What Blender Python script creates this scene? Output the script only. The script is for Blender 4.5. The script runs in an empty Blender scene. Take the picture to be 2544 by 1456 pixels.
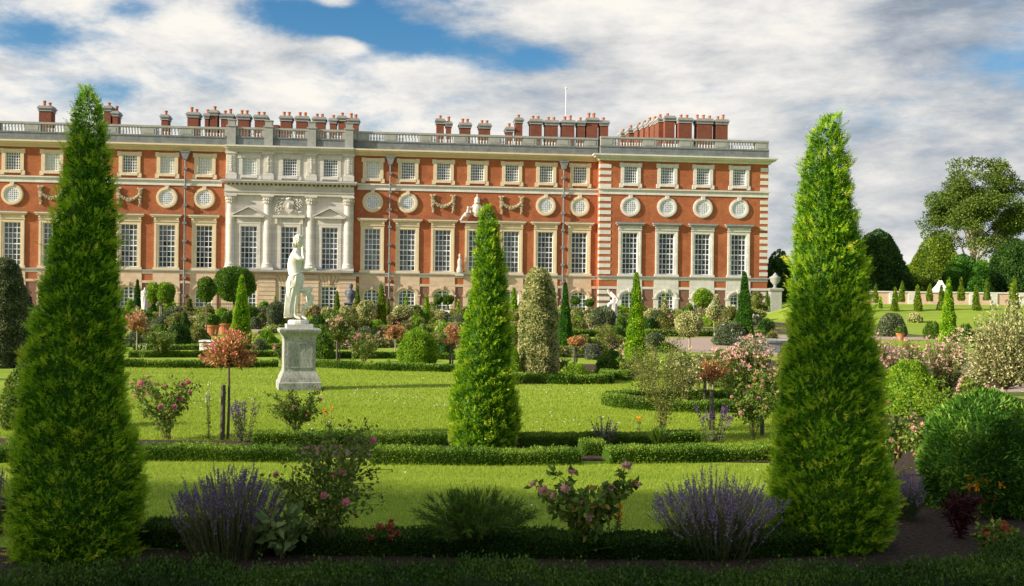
import bpy, math, random
import numpy as np
from mathutils import Vector, Matrix, Euler
rng = np.random.default_rng(7)
random.seed(7)
C = bpy.context.scene.collection
PI = math.pi
# ---------------------------------------------------------------- camera frame helpers (photo measured on a 2544 x 1456 grid)
F = 2500.0; HY = 742.0; CX = 1272.0; RO = 0.012; CH = 1.7
def lev(px, py):
    u = px - CX; v = py - HY
    return u*math.cos(RO) + v*math.sin(RO), -u*math.sin(RO) + v*math.cos(RO)
def gp(px, py):                       # ground point seen at a pixel -> (x, y)
    x, y = lev(px, py); D = F*CH/max(y, 1.0)
    return x/F*D, D
def at(px, py, D):                    # world point at distance D
    x, y = lev(px, py)
    return x/F*D, D, CH - y/F*D
# ---------------------------------------------------------------- objects
def tag(o, label=None, cat=None, group=None, kind=None):
    if label: o['label'] = label
    if cat: o['category'] = cat
    if group: o['group'] = group
    if kind: o['kind'] = kind
    return o
def empty(name, loc=(0,0,0), rz=0.0):
    o = bpy.data.objects.new(name, None); C.objects.link(o)
    o.location = loc; o.rotation_euler = (0,0,rz); o.empty_display_size = .2
    return o
class MB:
    def __init__(s): s.V=[]; s.F=[]; s.T=[]; s.n=0
    def add(s, V, Fs, tone=None):
        V = np.asarray(V, float).reshape(-1,3)
        if not isinstance(Fs, list): Fs=[Fs]
        elif not isinstance(Fs[0], np.ndarray): Fs=[np.array(Fs)]
        for f in Fs:
            f = np.asarray(f, int)
            s.F.append(f + s.n)
            if tone is None: s.T.append(np.full(len(f), .5))
            elif np.isscalar(tone): s.T.append(np.full(len(f), float(tone)))
            else: s.T.append(np.asarray(tone, float))
        s.V.append(V); s.n += len(V)
        return s
    def box(s, x0,x1,y0,y1,z0,z1, tone=None):
        V = [(x0,y0,z0),(x1,y0,z0),(x1,y1,z0),(x0,y1,z0),(x0,y0,z1),(x1,y0,z1),(x1,y1,z1),(x0,y1,z1)]
        return s.add(V, [(0,3,2,1),(4,5,6,7),(0,1,5,4),(1,2,6,5),(2,3,7,6),(3,0,4,7)], tone)
    def prism(s, poly, y0, y1, tone=None):     # polygon in xz (ccw seen from -y), extruded along y
        n=len(poly); V=[(p[0],y0,p[1]) for p in poly]+[(p[0],y1,p[1]) for p in poly]
        s.add(V, [np.array([list(range(n))]), np.array([list(range(2*n-1,n-1,-1))]), np.array([(i,i+n,(i+1)%n+n,(i+1)%n) for i in range(n)])], tone); return s
    def slab(s, poly, z0, z1, tone=None):      # polygon in xy
        n=len(poly); V=[(p[0],p[1],z0) for p in poly]+[(p[0],p[1],z1) for p in poly]
        s.add(V, [np.array([list(range(n-1,-1,-1))]), np.array([list(range(n,2*n))]), np.array([(i,(i+1)%n,(i+1)%n+n,i+n) for i in range(n)])], tone); return s
    def tube(s, P, R, n=6, tone=None, cap=True):
        P=np.asarray(P,float); m=len(P); R=np.broadcast_to(np.asarray(R,float),(m,))
        T=np.gradient(P,axis=0); T/= (np.linalg.norm(T,axis=1)[:,None]+1e-9)
        ref=np.array([0,0,1.0]) if abs(T[0][2])<.9 else np.array([1.0,0,0])
        V=[]; a=np.linspace(0,2*PI,n,endpoint=False)
        for i in range(m):
            u=np.cross(T[i],ref); nu=np.linalg.norm(u)
            u = u/nu if nu>1e-4 else np.array([1.0,0,0]); w=np.cross(T[i],u); ref=np.cross(u,T[i])
            V.append(P[i]+R[i]*(np.cos(a)[:,None]*u+np.sin(a)[:,None]*w))
        V=np.concatenate(V)
        Fq=[(i*n+j,i*n+(j+1)%n,(i+1)*n+(j+1)%n,(i+1)*n+j) for i in range(m-1) for j in range(n)]
        Fs=[np.array(Fq)]
        if cap: Fs+= [np.array([list(range(n-1,-1,-1))]), np.array([[(m-1)*n+j for j in range(n)]])]
        return s.add(V,Fs,tone)
    def lathe(s, prof, c=(0,0,0), n=12, tone=None, sq=False, phase=0.):   # prof [(r,z)]
        a=np.linspace(0,2*PI,n,endpoint=False)+(PI/4 if sq else phase)
        k=math.sqrt(2) if sq else 1
        V=np.concatenate([np.stack([c[0]+r*k*np.cos(a),c[1]+r*k*np.sin(a),np.full(n,c[2]+z)],1) for r,z in prof])
        m=len(prof)
        Fq=[(i*n+j,i*n+(j+1)%n,(i+1)*n+(j+1)%n,(i+1)*n+j) for i in range(m-1) for j in range(n)]
        return s.add(V,[np.array(Fq),np.array([list(range(n-1,-1,-1))]),np.array([[(m-1)*n+j for j in range(n)]])],tone)
    def ball(s, c, r, nu=10, nv=7, tone=None, rough=0., R=None):
        r=np.broadcast_to(np.asarray(r,float),(3,))
        V=[];
        for i in range(nv+1):
            p=PI*i/nv
            for j in range(nu):
                q=2*PI*j/nu
                k=1+rough*random.uniform(-1,1)
                V.append((k*math.sin(p)*math.cos(q),k*math.sin(p)*math.sin(q),k*math.cos(p)))
        V=np.array(V)*r
        if R is not None: V=V@np.array(R).T
        V=V+np.array(c)
        Fq=[(i*nu+j,(i+1)*nu+j,(i+1)*nu+(j+1)%nu,i*nu+(j+1)%nu) for i in range(nv) for j in range(nu)]
        return s.add(V,np.array(Fq),tone)
    def mesh(s, name, mat=None, smooth=False):
        V=np.concatenate(s.V); me=bpy.data.meshes.new(name)
        loops=np.concatenate([f.ravel() for f in s.F]); cnt=np.concatenate([np.full(len(f),f.shape[1]) for f in s.F])
        start=np.concatenate([[0],np.cumsum(cnt)[:-1]])
        me.vertices.add(len(V)); me.vertices.foreach_set('co',V.ravel())
        me.loops.add(len(loops)); me.loops.foreach_set('vertex_index',loops.astype(np.int32))
        me.polygons.add(len(cnt)); me.polygons.foreach_set('loop_start',start.astype(np.int32)); me.polygons.foreach_set('loop_total',cnt.astype(np.int32))
        me.update(calc_edges=True)
        at_=me.attributes.new('tone','FLOAT','FACE'); at_.data.foreach_set('value',np.concatenate(s.T).astype(np.float32))
        me.polygons.foreach_set('use_smooth',np.full(len(cnt),bool(smooth)))
        if mat: me.materials.append(mat)
        return me
    def build(s, name, mat, parent=None, smooth=False):
        o=bpy.data.objects.new(name, s.mesh(name,mat,smooth)); C.objects.link(o)
        if parent: o.parent=parent
        return o
def dupe(o, parent=None, loc=None):
    c=o.copy(); C.objects.link(c)
    if parent is not None: c.parent=parent
    if loc is not None: c.location=loc
    for ch in list(o.children): dupe(ch,c)
    return c
# ---------------------------------------------------------------- materials
def newmat(name):
    m=bpy.data.materials.new(name); m.use_nodes=True; nt=m.node_tree
    return m, nt, nt.nodes['Principled BSDF'], nt.nodes['Material Output']
def ramp(nt, fac, stops):
    r=nt.nodes.new('ShaderNodeValToRGB'); e=r.color_ramp.elements
    while len(e)<len(stops): e.new(.5)
    for i,(p,c) in enumerate(stops): e[i].position=p; e[i].color=(*c,1)
    nt.links.new(fac,r.inputs[0]); return r.outputs[0]
def noise(nt, scale, detail=5, rough=.6, vec=None, dist=0.):
    n=nt.nodes.new('ShaderNodeTexNoise'); n.inputs['Scale'].default_value=scale; n.inputs['Detail'].default_value=detail
    n.inputs['Roughness'].default_value=rough; n.inputs['Distortion'].default_value=dist
    if vec is not None: nt.links.new(vec,n.inputs['Vector'])
    return n.outputs['Fac']
def coord(nt, sc=(1,1,1), kind='Object'):
    t=nt.nodes.new('ShaderNodeTexCoord'); mp=nt.nodes.new('ShaderNodeMapping'); mp.inputs['Scale'].default_value=sc
    nt.links.new(t.outputs[kind],mp.inputs[0]); return mp.outputs[0]
def mix(nt, fac, a, b, mode='MIX'):
    m=nt.nodes.new('ShaderNodeMix'); m.data_type='RGBA'; m.blend_type=mode
    for inp,v in ((m.inputs[0],fac),(m.inputs[6],a),(m.inputs[7],b)):
        if hasattr(v,'links') or isinstance(v,bpy.types.NodeSocket): nt.links.new(v,inp)
        elif isinstance(v,(int,float)): inp.default_value=v
        else: inp.default_value=(*v,1)
    return m.outputs[2]
def bump(nt, b, h, strength=.5, dist=.02):
    bp=nt.nodes.new('ShaderNodeBump'); bp.inputs['Strength'].default_value=strength; bp.inputs['Distance'].default_value=dist
    nt.links.new(h,bp.inputs['Height']); nt.links.new(bp.outputs[0],b.inputs['Normal'])
MATS={}
def leafmat(name, stops, trans=.3, rough=.55, spec=.25):
    if name in MATS: return MATS[name]
    m,nt,b,out=newmat(name)
    a=nt.nodes.new('ShaderNodeAttribute'); a.attribute_name='tone'
    col=ramp(nt,a.outputs['Fac'],stops)
    b.inputs['Roughness'].default_value=rough; b.inputs['Specular IOR Level'].default_value=spec
    nt.links.new(col,b.inputs['Base Color'])
    tr=nt.nodes.new('ShaderNodeBsdfTranslucent'); nt.links.new(col,tr.inputs[0])
    ms=nt.nodes.new('ShaderNodeMixShader'); ms.inputs[0].default_value=trans
    nt.links.new(b.outputs[0],ms.inputs[1]); nt.links.new(tr.outputs[0],ms.inputs[2]); nt.links.new(ms.outputs[0],out.inputs[0])
    MATS[name]=m; return m
def surf(name, c1, c2, scale=2., rough=.8, bs=.3, bd=.02, det=6, spots=None, spec=.3, lo=.35, hi=.65, sc=(1,1,1)):
    if name in MATS: return MATS[name]
    m,nt,b,out=newmat(name); vec=coord(nt,sc)
    n=noise(nt,scale,det,.65,vec); col=ramp(nt,n,[(lo,c1),(hi,c2)])
    if spots:
        n2=noise(nt,spots[0],6,.7,vec); f=ramp(nt,n2,[(spots[1],(0,0,0)),(spots[2],(1,1,1))]); col=mix(nt,f,col,spots[3])
    nt.links.new(col,b.inputs['Base Color']); b.inputs['Roughness'].default_value=rough; b.inputs['Specular IOR Level'].default_value=spec
    if bs: bump(nt,b,noise(nt,scale*6,5,.7,vec),bs,bd)
    MATS[name]=m; return m
GR={
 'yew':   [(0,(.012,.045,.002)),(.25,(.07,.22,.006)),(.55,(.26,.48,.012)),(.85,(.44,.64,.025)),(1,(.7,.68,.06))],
 'yewd':  [(0,(.012,.05,.006)),(.5,(.045,.16,.01)),(1,(.14,.32,.02))],
 'yewy':  [(0,(.03,.07,.006)),(.5,(.14,.24,.012)),(1,(.34,.4,.03))],
 'holly': [(0,(.04,.08,.015)),(.3,(.14,.2,.035)),(.5,(.5,.5,.2)),(1,(.78,.7,.38))],
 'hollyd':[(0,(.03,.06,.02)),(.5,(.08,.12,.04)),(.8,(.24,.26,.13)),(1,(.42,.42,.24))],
 'bay':   [(0,(.015,.05,.006)),(.5,(.08,.18,.012)),(1,(.26,.38,.04))],
 'bright':[(0,(.06,.15,.01)),(.5,(.2,.38,.015)),(1,(.45,.55,.04))],
 'grey':  [(0,(.03,.055,.02)),(.5,(.11,.15,.065)),(1,(.3,.34,.18))],
 'olive': [(0,(.05,.08,.015)),(.5,(.18,.21,.035)),(1,(.4,.38,.1))],
 'box':   [(0,(.025,.07,.006)),(.5,(.12,.24,.018)),(1,(.34,.45,.05))],
 'boxd':  [(0,(.012,.035,.005)),(.5,(.04,.10,.01)),(1,(.12,.19,.025))],  # same box plant, with the foreground shade put into its leaf colour
 'gloss': [(0,(.015,.06,.008)),(.5,(.07,.2,.015)),(.8,(.2,.4,.04)),(1,(.42,.55,.08))],
 'dkred': [(0,(.02,.008,.008)),(1,(.11,.018,.025))],
 'dark':  [(0,(.012,.04,.006)),(.5,(.04,.11,.014)),(1,(.12,.23,.03))],
 'rose':  [(0,(.03,.08,.012)),(.5,(.13,.22,.025)),(.9,(.3,.38,.06)),(1,(.4,.2,.05))],
 'redl':  [(0,(.14,.16,.02)),(.35,(.38,.22,.05)),(.7,(.7,.3,.14)),(1,(.8,.6,.3))],
 'pinkl': [(0,(.07,.13,.02)),(.5,(.22,.3,.06)),(.85,(.45,.45,.14)),(1,(.6,.36,.25))],
 'tree':  [(0,(.03,.07,.01)),(.5,(.10,.17,.02)),(1,(.28,.34,.05))],
 'lav':   [(0,(.05,.08,.03)),(.5,(.1,.14,.06)),(1,(.2,.24,.12))],
 'pale':  [(0,(.1,.18,.04)),(.5,(.2,.3,.08)),(1,(.34,.42,.15))],
}
def gm(k): return leafmat('leaf_'+k, GR[k])
def petal(name,c1,c2): return leafmat('petal_'+name,[(0,c1),(1,c2)],.25,.6,.2)
PINK=petal('pink',(.75,.2,.32),(.9,.5,.55)); PALEP=petal('palepink',(.8,.42,.4),(.95,.72,.62)); RED=petal('red',(.75,.04,.12),(.92,.3,.3))
PURP=petal('purple',(.09,.03,.2),(.2,.09,.34)); LAVP=petal('lavender',(.10,.07,.19),(.28,.19,.36)); CREAM=petal('cream',(.7,.7,.35),(.9,.88,.6))
ORNG=petal('orange',(.75,.25,.01),(.9,.45,.02)); RUST=petal('rust',(.3,.05,.025),(.45,.14,.08)); DKRED=petal('darkred',(.05,.01,.015),(.18,.02,.03)); WHT=petal('white',(.7,.7,.68),(.9,.9,.88))
BARK=surf('bark',(.10,.07,.045),(.2,.15,.1),20,.9,.6,.01); BARKL=surf('bark_pale',(.3,.25,.18),(.42,.36,.26),15,.9,.5,.01)
STEM=surf('stem_green',(.1,.12,.03),(.18,.16,.05),15,.7,0); STAKE=surf('stake_wood',(.07,.065,.05),(.13,.12,.09),25,.85,.4,.005)
# ---------------------------------------------------------------- foliage
def nrm(a): return a/(np.linalg.norm(a,axis=1)[:,None]+1e-9)
def rdir(n): return nrm(rng.normal(size=(n,3)))
def leaves(b, P, D, L, W, tone, fold=.0):
    n=len(P); D=nrm(D); S=nrm(np.cross(D,rdir(n))); L=np.broadcast_to(L,(n,))[:,None]; W=np.broadcast_to(W,(n,))[:,None]
    Nn=np.cross(D,S)
    V=np.stack([P, P+D*L*.45+S*W*.5+Nn*W*fold, P+D*L, P+D*L*.45-S*W*.5+Nn*W*fold],1).reshape(-1,3)
    i=np.arange(n)*4
    b.add(V,np.stack([i,i+1,i+2,i+3],1),tone)
def sprigs(b, P, D, L, k, nl, w, tone, spread=.9):
    n=len(P); D=nrm(D); S=nrm(np.cross(D,rdir(n))); Vs=[]; ts=[]
    Bn=np.cross(D,S)
    L=np.broadcast_to(L,(n,))[:,None]
    for i in range(k):
        f=(i+.5)/k; sg=1 if i%2 else -1
        base=P+D*L*f
        d=nrm(D*.75+S*sg*spread*(1-.5*f)+Bn*rng.normal(0,.25,(n,1)))
        if i==k-1: d=nrm(D+rdir(n)*.2)
        q=nrm(np.cross(d,Bn*.8+rdir(n)*.6))
        le=nl*(1-.35*f)*rng.uniform(.8,1.2,(n,1))
        Vs.append(np.stack([base+q*w,base-q*w,base+d*le],1)); ts.append(np.clip(tone+rng.normal(0,.06,n),0,1))
    V=np.concatenate(Vs).reshape(-1,3); i=np.arange(len(V)//3)*3
    b.add(V,np.stack([i,i+1,i+2],1),np.concatenate(ts))
def lumps(th, t, amp, ph, k=1.0):
    return 1+amp*(np.sin(3*th+9*k*t+ph)+.7*np.sin(5*th-13*k*t+2.1*ph)+.6*np.sin(2*th+21*k*t+ph*.7)+.4*np.sin(9*th+31*k*t))/2
def prof_cone(t):
    r=.13+.87*(1-t)**.93
    r=np.where(t>.95, r*np.sqrt(np.clip(1-((t-.95)/.05)**2,0,1))+.0, r)
    return r*np.where(t<.1,.86+1.4*t,1.)
def prof_col(t): return np.where(t<.12,.9+.83*t,np.where(t>.72,np.sqrt(np.clip(1-((t-.72)/.28)**2,0,1))*.62+.13*(1-t)/.28*.0+.0+.0,1-.52*((t-.12)/.6)**1.5*.73))
def prof_col2(t):
    return np.interp(t,[0,.05,.15,.35,.6,.8,.92,.98,1],[.88,.97,1,.96,.84,.68,.54,.34,.05])
def prof_ball(t): return np.sqrt(np.clip(1-(2*t-1)**2,0,1))
def prof_dome(t): return np.sqrt(np.clip(1-(t*.96)**2,0,1))*np.where(t<.12,.85+1.25*t,1)
def prof_bell(t): return np.interp(t,[0,.1,.3,.5,.7,.85,.95,1],[1,.97,.85,.66,.45,.33,.22,.02])
def prof_r(t): return np.interp(t,[0,.05,.12,.33,.52,.70,.89,.96,1],[.88,.96,1,.83,.66,.52,.34,.22,.03])
def prof_c(t): return np.interp(t,[0,.05,.12,.36,.55,.75,.915,.97,1],[.9,.96,.98,.76,.59,.40,.26,.17,.03])
def prof_umb(t): return np.interp(t,[0,.1,.3,.6,.85,.95,1],[.1,.6,.95,1,.75,.45,.05])
def revpts(n, prof, R, H, amp, ph, jit=.12):
    t=rng.uniform(0,1,n*4); r=prof(t); keep=rng.uniform(0,1,len(t))*1.02<np.maximum(r,.12); t=t[keep][:n]; n=len(t)
    th=rng.uniform(0,2*PI,n); r=prof(t)*R*lumps(th,t*H/R/3,amp,ph); dr=(prof(np.clip(t+.02,0,1))-prof(np.clip(t-.02,0,1)))*R/(.04*H)
    nz=-dr; N=np.stack([np.cos(th),np.sin(th),nz],1); N=nrm(N)
    k=1-jit*rng.uniform(0,1,n)**1.5
    P=np.stack([r*k*np.cos(th),r*k*np.sin(th),t*H],1)
    P-=N*0
    return P,N,t,th
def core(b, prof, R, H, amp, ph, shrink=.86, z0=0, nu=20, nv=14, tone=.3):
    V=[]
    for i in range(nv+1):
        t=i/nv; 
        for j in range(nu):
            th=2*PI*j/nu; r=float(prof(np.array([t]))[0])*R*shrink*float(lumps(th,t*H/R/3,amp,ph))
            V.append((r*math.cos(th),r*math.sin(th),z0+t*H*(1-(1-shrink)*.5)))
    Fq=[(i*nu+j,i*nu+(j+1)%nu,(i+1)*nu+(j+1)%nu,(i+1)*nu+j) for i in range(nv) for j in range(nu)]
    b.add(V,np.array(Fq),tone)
LEAF={ # real leaf length, aspect
 'yew':(.028,.4),'yewd':(.028,.4),'yewy':(.028,.4),'holly':(.05,.5),'hollyd':(.045,.5),'bay':(.07,.4),'bright':(.04,.45),'grey':(.035,.4),'olive':(.035,.4),
 'box':(.018,.55),'dark':(.035,.5),'rose':(.045,.6),'redl':(.05,.35),'pinkl':(.04,.4),'tree':(.12,.6),'lav':(.04,.15),'pale':(.06,.5),'gloss':(.055,.28),'boxd':(.018,.55),'dkred':(.09,.16)}
def pix(D): return D/1006.
def mass(b, prof, R, H, kind, D, amp=.05, z0=0, dens=1.0, jit=.16, airy=False, tone_sd=.22, shrink=.86, out=.5, maxn=60000, lmin=2.1):
    """leaf-covered body of revolution"""
    ph=random.uniform(0,6)
    L0,asp=LEAF[kind]; L=max(L0,lmin*pix(D)); W=L*asp if L==L0 else L*max(asp,.45)
    area=2*PI*R*.62*math.hypot(H,R*.6)
    n=int(min(maxn,dens*3.0*area/(L*W*.5)))
    P,N,t,th=revpts(n,prof,R,H,amp,ph,jit if not airy else .6); n=len(P)
    P[:,2]+=z0
    fq=2*PI/max(.16,7*L); cl_=(np.sin(P[:,0]*fq+ph)+np.sin(P[:,1]*fq*1.1+2*ph)+np.sin(P[:,2]*fq*.9+ph*3+P[:,0]*fq*.6))/3
    P[:,:2]*=(1+np.clip(1.1*L*cl_/max(R,.01),-.3,.16))[:,None]
    tone=np.clip(.5+rng.normal(0,tone_sd,n)+.24*cl_,0,1)
    Dd=nrm(N*out+rdir(n)*.75+np.array([0,0,.25]))
    leaves(b,P-Dd*L*.35,Dd,L*rng.uniform(.7,1.25,n),W*rng.uniform(.8,1.2,n),tone)
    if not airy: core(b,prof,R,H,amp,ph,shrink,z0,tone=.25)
    return b
def cnoise(P,f,ph): return (np.sin(P[:,0]*f+ph)*np.cos(P[:,1]*f*1.13+ph*2)+np.sin(P[:,1]*f*.9+P[:,2]*f*1.07+ph*3)+np.cos(P[:,2]*f*.83-P[:,0]*f*.7+ph*5))/2.2
def yewmass(b, R, H, D, n, k=9, L=.06, nl=.026, w=.0026, amp=.045, prof=prof_cone, stray=160):
    ph=random.uniform(0,6)
    P,N,t,th=revpts(n,prof,R*.96,H,amp,ph,.12); n=len(P)
    c1=cnoise(P,38,ph)+.6*cnoise(P,80,ph+1); P+=N*(.034*c1)[:,None]
    Dd=nrm(N*.75+rdir(n)*.5+np.array([0,0,.55]))
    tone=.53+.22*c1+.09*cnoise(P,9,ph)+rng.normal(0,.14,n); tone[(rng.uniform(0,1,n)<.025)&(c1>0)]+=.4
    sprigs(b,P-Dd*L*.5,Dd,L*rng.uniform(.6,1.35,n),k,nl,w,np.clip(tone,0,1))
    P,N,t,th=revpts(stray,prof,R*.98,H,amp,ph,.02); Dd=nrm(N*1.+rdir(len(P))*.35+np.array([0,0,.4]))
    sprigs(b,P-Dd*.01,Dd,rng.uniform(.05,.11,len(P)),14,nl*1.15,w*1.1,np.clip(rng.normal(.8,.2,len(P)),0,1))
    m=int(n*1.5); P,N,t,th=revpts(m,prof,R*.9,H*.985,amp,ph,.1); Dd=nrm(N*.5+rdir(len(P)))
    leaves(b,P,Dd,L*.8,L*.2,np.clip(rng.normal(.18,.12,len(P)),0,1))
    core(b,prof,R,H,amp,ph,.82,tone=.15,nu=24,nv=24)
    for V in b.V:   # slightly leaning, uneven hand-clipped outline
        z=V[:,2]; a=np.arctan2(V[:,1],V[:,0]); k=1+.035*np.sin(z*4.1+ph)*np.cos(a-ph)+.03*np.sin(z*7.3+2*a+ph)
        V[:,0]=V[:,0]*k+.018*np.sin(z*1.9+ph)*z; V[:,1]*=k
    return b
EXPO=0.82; SHH=13.2; SUN=4.3; SKYS=0.075; CLDS=0.56
# ================================================================ world, camera, sun
sc=bpy.context.scene
cam=bpy.data.cameras.new('camera'); co=bpy.data.objects.new('camera',cam); C.objects.link(co); sc.camera=co
co.location=(0,0,CH); co.rotation_euler=(PI/2,-RO,0); cam.sensor_width=36; cam.lens=F/2544*36; cam.shift_y=14/2544
cam.clip_end=5000; cam.clip_start=.05
sc.view_settings.view_transform='Standard'; sc.view_settings.look='None'; sc.view_settings.exposure=EXPO; sc.view_settings.gamma=1
sc.render.engine='CYCLES'; sc.cycles.max_bounces=8; sc.cycles.transparent_max_bounces=6; sc.cycles.diffuse_bounces=4
SE=math.radians(23); SA=math.radians(21)        # elevation, angle in front of the left
sd=Vector((-math.cos(SE)*math.cos(SA),-math.cos(SE)*math.sin(SA),math.sin(SE)))
sl=bpy.data.lights.new('sun','SUN'); so=bpy.data.objects.new('sun',sl); C.objects.link(so)
sl.energy=SUN; sl.angle=math.radians(.6); sl.color=(1,.89,.72); so.rotation_euler=sd.to_track_quat('Z','Y').to_euler(); so.location=(-30,-10,30)
w=bpy.data.worlds.new('World'); sc.world=w; w.use_nodes=True; nt=w.node_tree; nt.nodes.clear()
def N(t): return nt.nodes.new(t)
def LK(a,b): nt.links.new(a,b)
outw=N('ShaderNodeOutputWorld'); sky=N('ShaderNodeTexSky'); sky.sky_type='NISHITA'; sky.sun_disc=False
sky.sun_elevation=SE; sky.sun_rotation=math.atan2(sd.x,sd.y); sky.air_density=1.0; sky.dust_density=.6; sky.ozone_density=1.6
bg1=N('ShaderNodeBackground'); bg1.inputs[1].default_value=SKYS; 
hs=N('ShaderNodeHueSaturation'); hs.inputs['Saturation'].default_value=1.45; hs.inputs['Value'].default_value=1.; LK(sky.outputs[0],hs.inputs['Color']); LK(hs.outputs[0],bg1.inputs[0])
bg2=N('ShaderNodeBackground'); bg2.inputs[1].default_value=CLDS
tc=N('ShaderNodeTexCoord')
mp=N('ShaderNodeMapping'); mp.inputs['Scale'].default_value=(1,1,2.3); mp.inputs['Rotation'].default_value=(0,math.radians(7),0); mp.inputs['Location'].default_value=(.37,.1,.22); LK(tc.outputs['Generated'],mp.inputs[0])
n1=N('ShaderNodeTexNoise'); n1.inputs['Scale'].default_value=6.5; n1.inputs['Detail'].default_value=12; n1.inputs['Roughness'].default_value=.64; n1.inputs['Distortion'].default_value=.15; LK(mp.outputs[0],n1.inputs[0])
def dirv(px,py):
    x,y=lev(px,py); v=Vector((x/F,1,-y/F)).normalized(); return v
acc=n1.outputs['Fac']
def blob(px,py,rad,amt,acc):
    d=dirv(px,py); vm=N('ShaderNodeVectorMath'); vm.operation='SUBTRACT'; LK(tc.outputs['Generated'],vm.inputs[0]); vm.inputs[1].default_value=d
    v2=N('ShaderNodeVectorMath'); v2.operation='MULTIPLY'; LK(vm.outputs[0],v2.inputs[0]); v2.inputs[1].default_value=(1,1,2.6)
    ln=N('ShaderNodeVectorMath'); ln.operation='LENGTH'; LK(v2.outputs[0],ln.inputs[0])
    mr=N('ShaderNodeMapRange'); mr.interpolation_type='SMOOTHERSTEP'; mr.inputs[1].default_value=0; mr.inputs[2].default_value=rad/F; mr.inputs[3].default_value=amt; mr.inputs[4].default_value=0; LK(ln.outputs['Value'],mr.inputs[0])
    a=N('ShaderNodeMath'); a.operation='ADD'; LK(acc,a.inputs[0]); LK(mr.outputs[0],a.inputs[1]); return a.outputs[0]
for q in [(900,50,230,-.26),(1010,105,200,-.22),(1210,135,230,-.3),(1370,152,150,-.24),(690,45,210,-.22),(330,22,130,-.2),(50,90,170,-.2),(240,235,200,-.17),(560,215,120,-.1),(850,112,95,.36),(838,5,80,.25),(420,90,260,.12),(700,250,500,.1),(1060,185,200,.16),(1750,90,800,.13),(2300,420,900,.15),(1500,330,600,.08),(1900,120,500,.1)]:
    acc=blob(*q,acc)
sz=N('ShaderNodeSeparateXYZ'); LK(tc.outputs['Generated'],sz.inputs[0]); hz=N('ShaderNodeMapRange'); hz.inputs[1].default_value=.0; hz.inputs[2].default_value=.16; hz.inputs[3].default_value=.22; hz.inputs[4].default_value=0; LK(sz.outputs[2],hz.inputs[0]); ha=N('ShaderNodeMath'); LK(acc,ha.inputs[0]); LK(hz.outputs[0],ha.inputs[1]); acc=ha.outputs[0]
dn=N('ShaderNodeMapRange'); dn.interpolation_type='SMOOTHSTEP'; dn.inputs[1].default_value=.27; dn.inputs[2].default_value=.60; LK(acc,dn.inputs[0])
n2=N('ShaderNodeTexNoise'); n2.inputs['Scale'].default_value=6.5; n2.inputs['Detail'].default_value=12; n2.inputs['Roughness'].default_value=.62; n2.inputs['Distortion'].default_value=.1
mp2=N('ShaderNodeMapping'); mp2.inputs['Scale'].default_value=(1,1,3.2); mp2.inputs['Location'].default_value=(1.3,.4,.31); LK(tc.outputs['Generated'],mp2.inputs[0]); LK(mp2.outputs[0],n2.inputs[0])
# greyer, heavier cloud to the east (+x)
sx=N('ShaderNodeSeparateXYZ'); LK(tc.outputs['Generated'],sx.inputs[0])
mx=N('ShaderNodeMath'); mx.operation='MULTIPLY_ADD'; LK(sx.outputs[0],mx.inputs[0]); mx.inputs[1].default_value=-.24; LK(n2.outputs['Fac'],mx.inputs[2])
thick=N('ShaderNodeMath'); thick.operation='MULTIPLY_ADD'; LK(acc,thick.inputs[0]); thick.inputs[1].default_value=.35; LK(mx.outputs[0],thick.inputs[2])
cr=N('ShaderNodeValToRGB'); e=cr.color_ramp.elements
e[0].position=.44; e[0].color=(.3,.35,.42,1); e[1].position=.86; e[1].color=(1,.96,.88,1)
for p,c_ in ((.56,(.47,.51,.57,1)),(.67,(.68,.69,.69,1)),(.78,(.88,.86,.83,1))):
    k=e.new(p); k.color=c_
LK(thick.outputs[0],cr.inputs[0]); LK(cr.outputs[0],bg2.inputs[0])
msk=N('ShaderNodeMixShader'); LK(dn.outputs[0],msk.inputs[0]); LK(bg1.outputs[0],msk.inputs[1]); LK(bg2.outputs[0],msk.inputs[2]); LK(msk.outputs[0],outw.inputs[0])

# ================================================================ ground
def grassmat(name,c1,c2,c3,sc_):
    m,nt,b,out=newmat(name); vec=coord(nt)
    a=ramp(nt,noise(nt,.35,6,.6,vec),[(.35,c1),(.65,c2)])
    v2=coord(nt,(1,.35,1)); f=noise(nt,sc_,5,.7,v2); col=mix(nt,ramp(nt,f,[(.45,(0,0,0)),(.75,(1,1,1))]),a,c3)
    v3=coord(nt,(.05,1.6,1)); st_=noise(nt,1.,3,.5,v3); col=mix(nt,ramp(nt,st_,[(.42,(0,0,0)),(.58,(.4,.4,.4))]),col,(c1[0]*.62,c1[1]*.7,c1[2]*.7)); p_=noise(nt,1.1,5,.65,vec); col=mix(nt,ramp(nt,p_,[(.55,(0,0,0)),(.75,(.5,.5,.5))]),col,(c3[0]*1.1,c3[1]*.97,c3[2]*1.3))
    nt.links.new(col,b.inputs['Base Color']); b.inputs['Roughness'].default_value=.9; b.inputs['Specular IOR Level'].default_value=.15
    bump(nt,b,noise(nt,45,6,.8,vec),.5,.02); return m
LAWN=grassmat('lawn_grass',(.22,.33,.025),(.3,.4,.04),(.38,.44,.07),14)
SOIL=surf('mulch',(.035,.022,.014),(.13,.085,.06),30,.95,1.,.03,8)
GRAVEL=surf('gravel',(.34,.25,.2),(.46,.36,.3),60,.95,.5,.01,8)
gx=np.array([-3000,-400,-120,-60,-30,-15,0,15,24,30,60,120,400,3000.]); gy=np.array([-3000,-200,-60,-20,0,20,40,60,80,120,400,1000,4000.])
b=MB(); V=[(x,y,0) for y in gy for x in gx]; nx=len(gx)
b.add(V,np.array([(j*nx+i,j*nx+i+1,(j+1)*nx+i+1,(j+1)*nx+i) for j in range(len(gy)-1) for i in range(nx-1)]))
tag(b.build('ground',LAWN),kind='structure')
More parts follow.
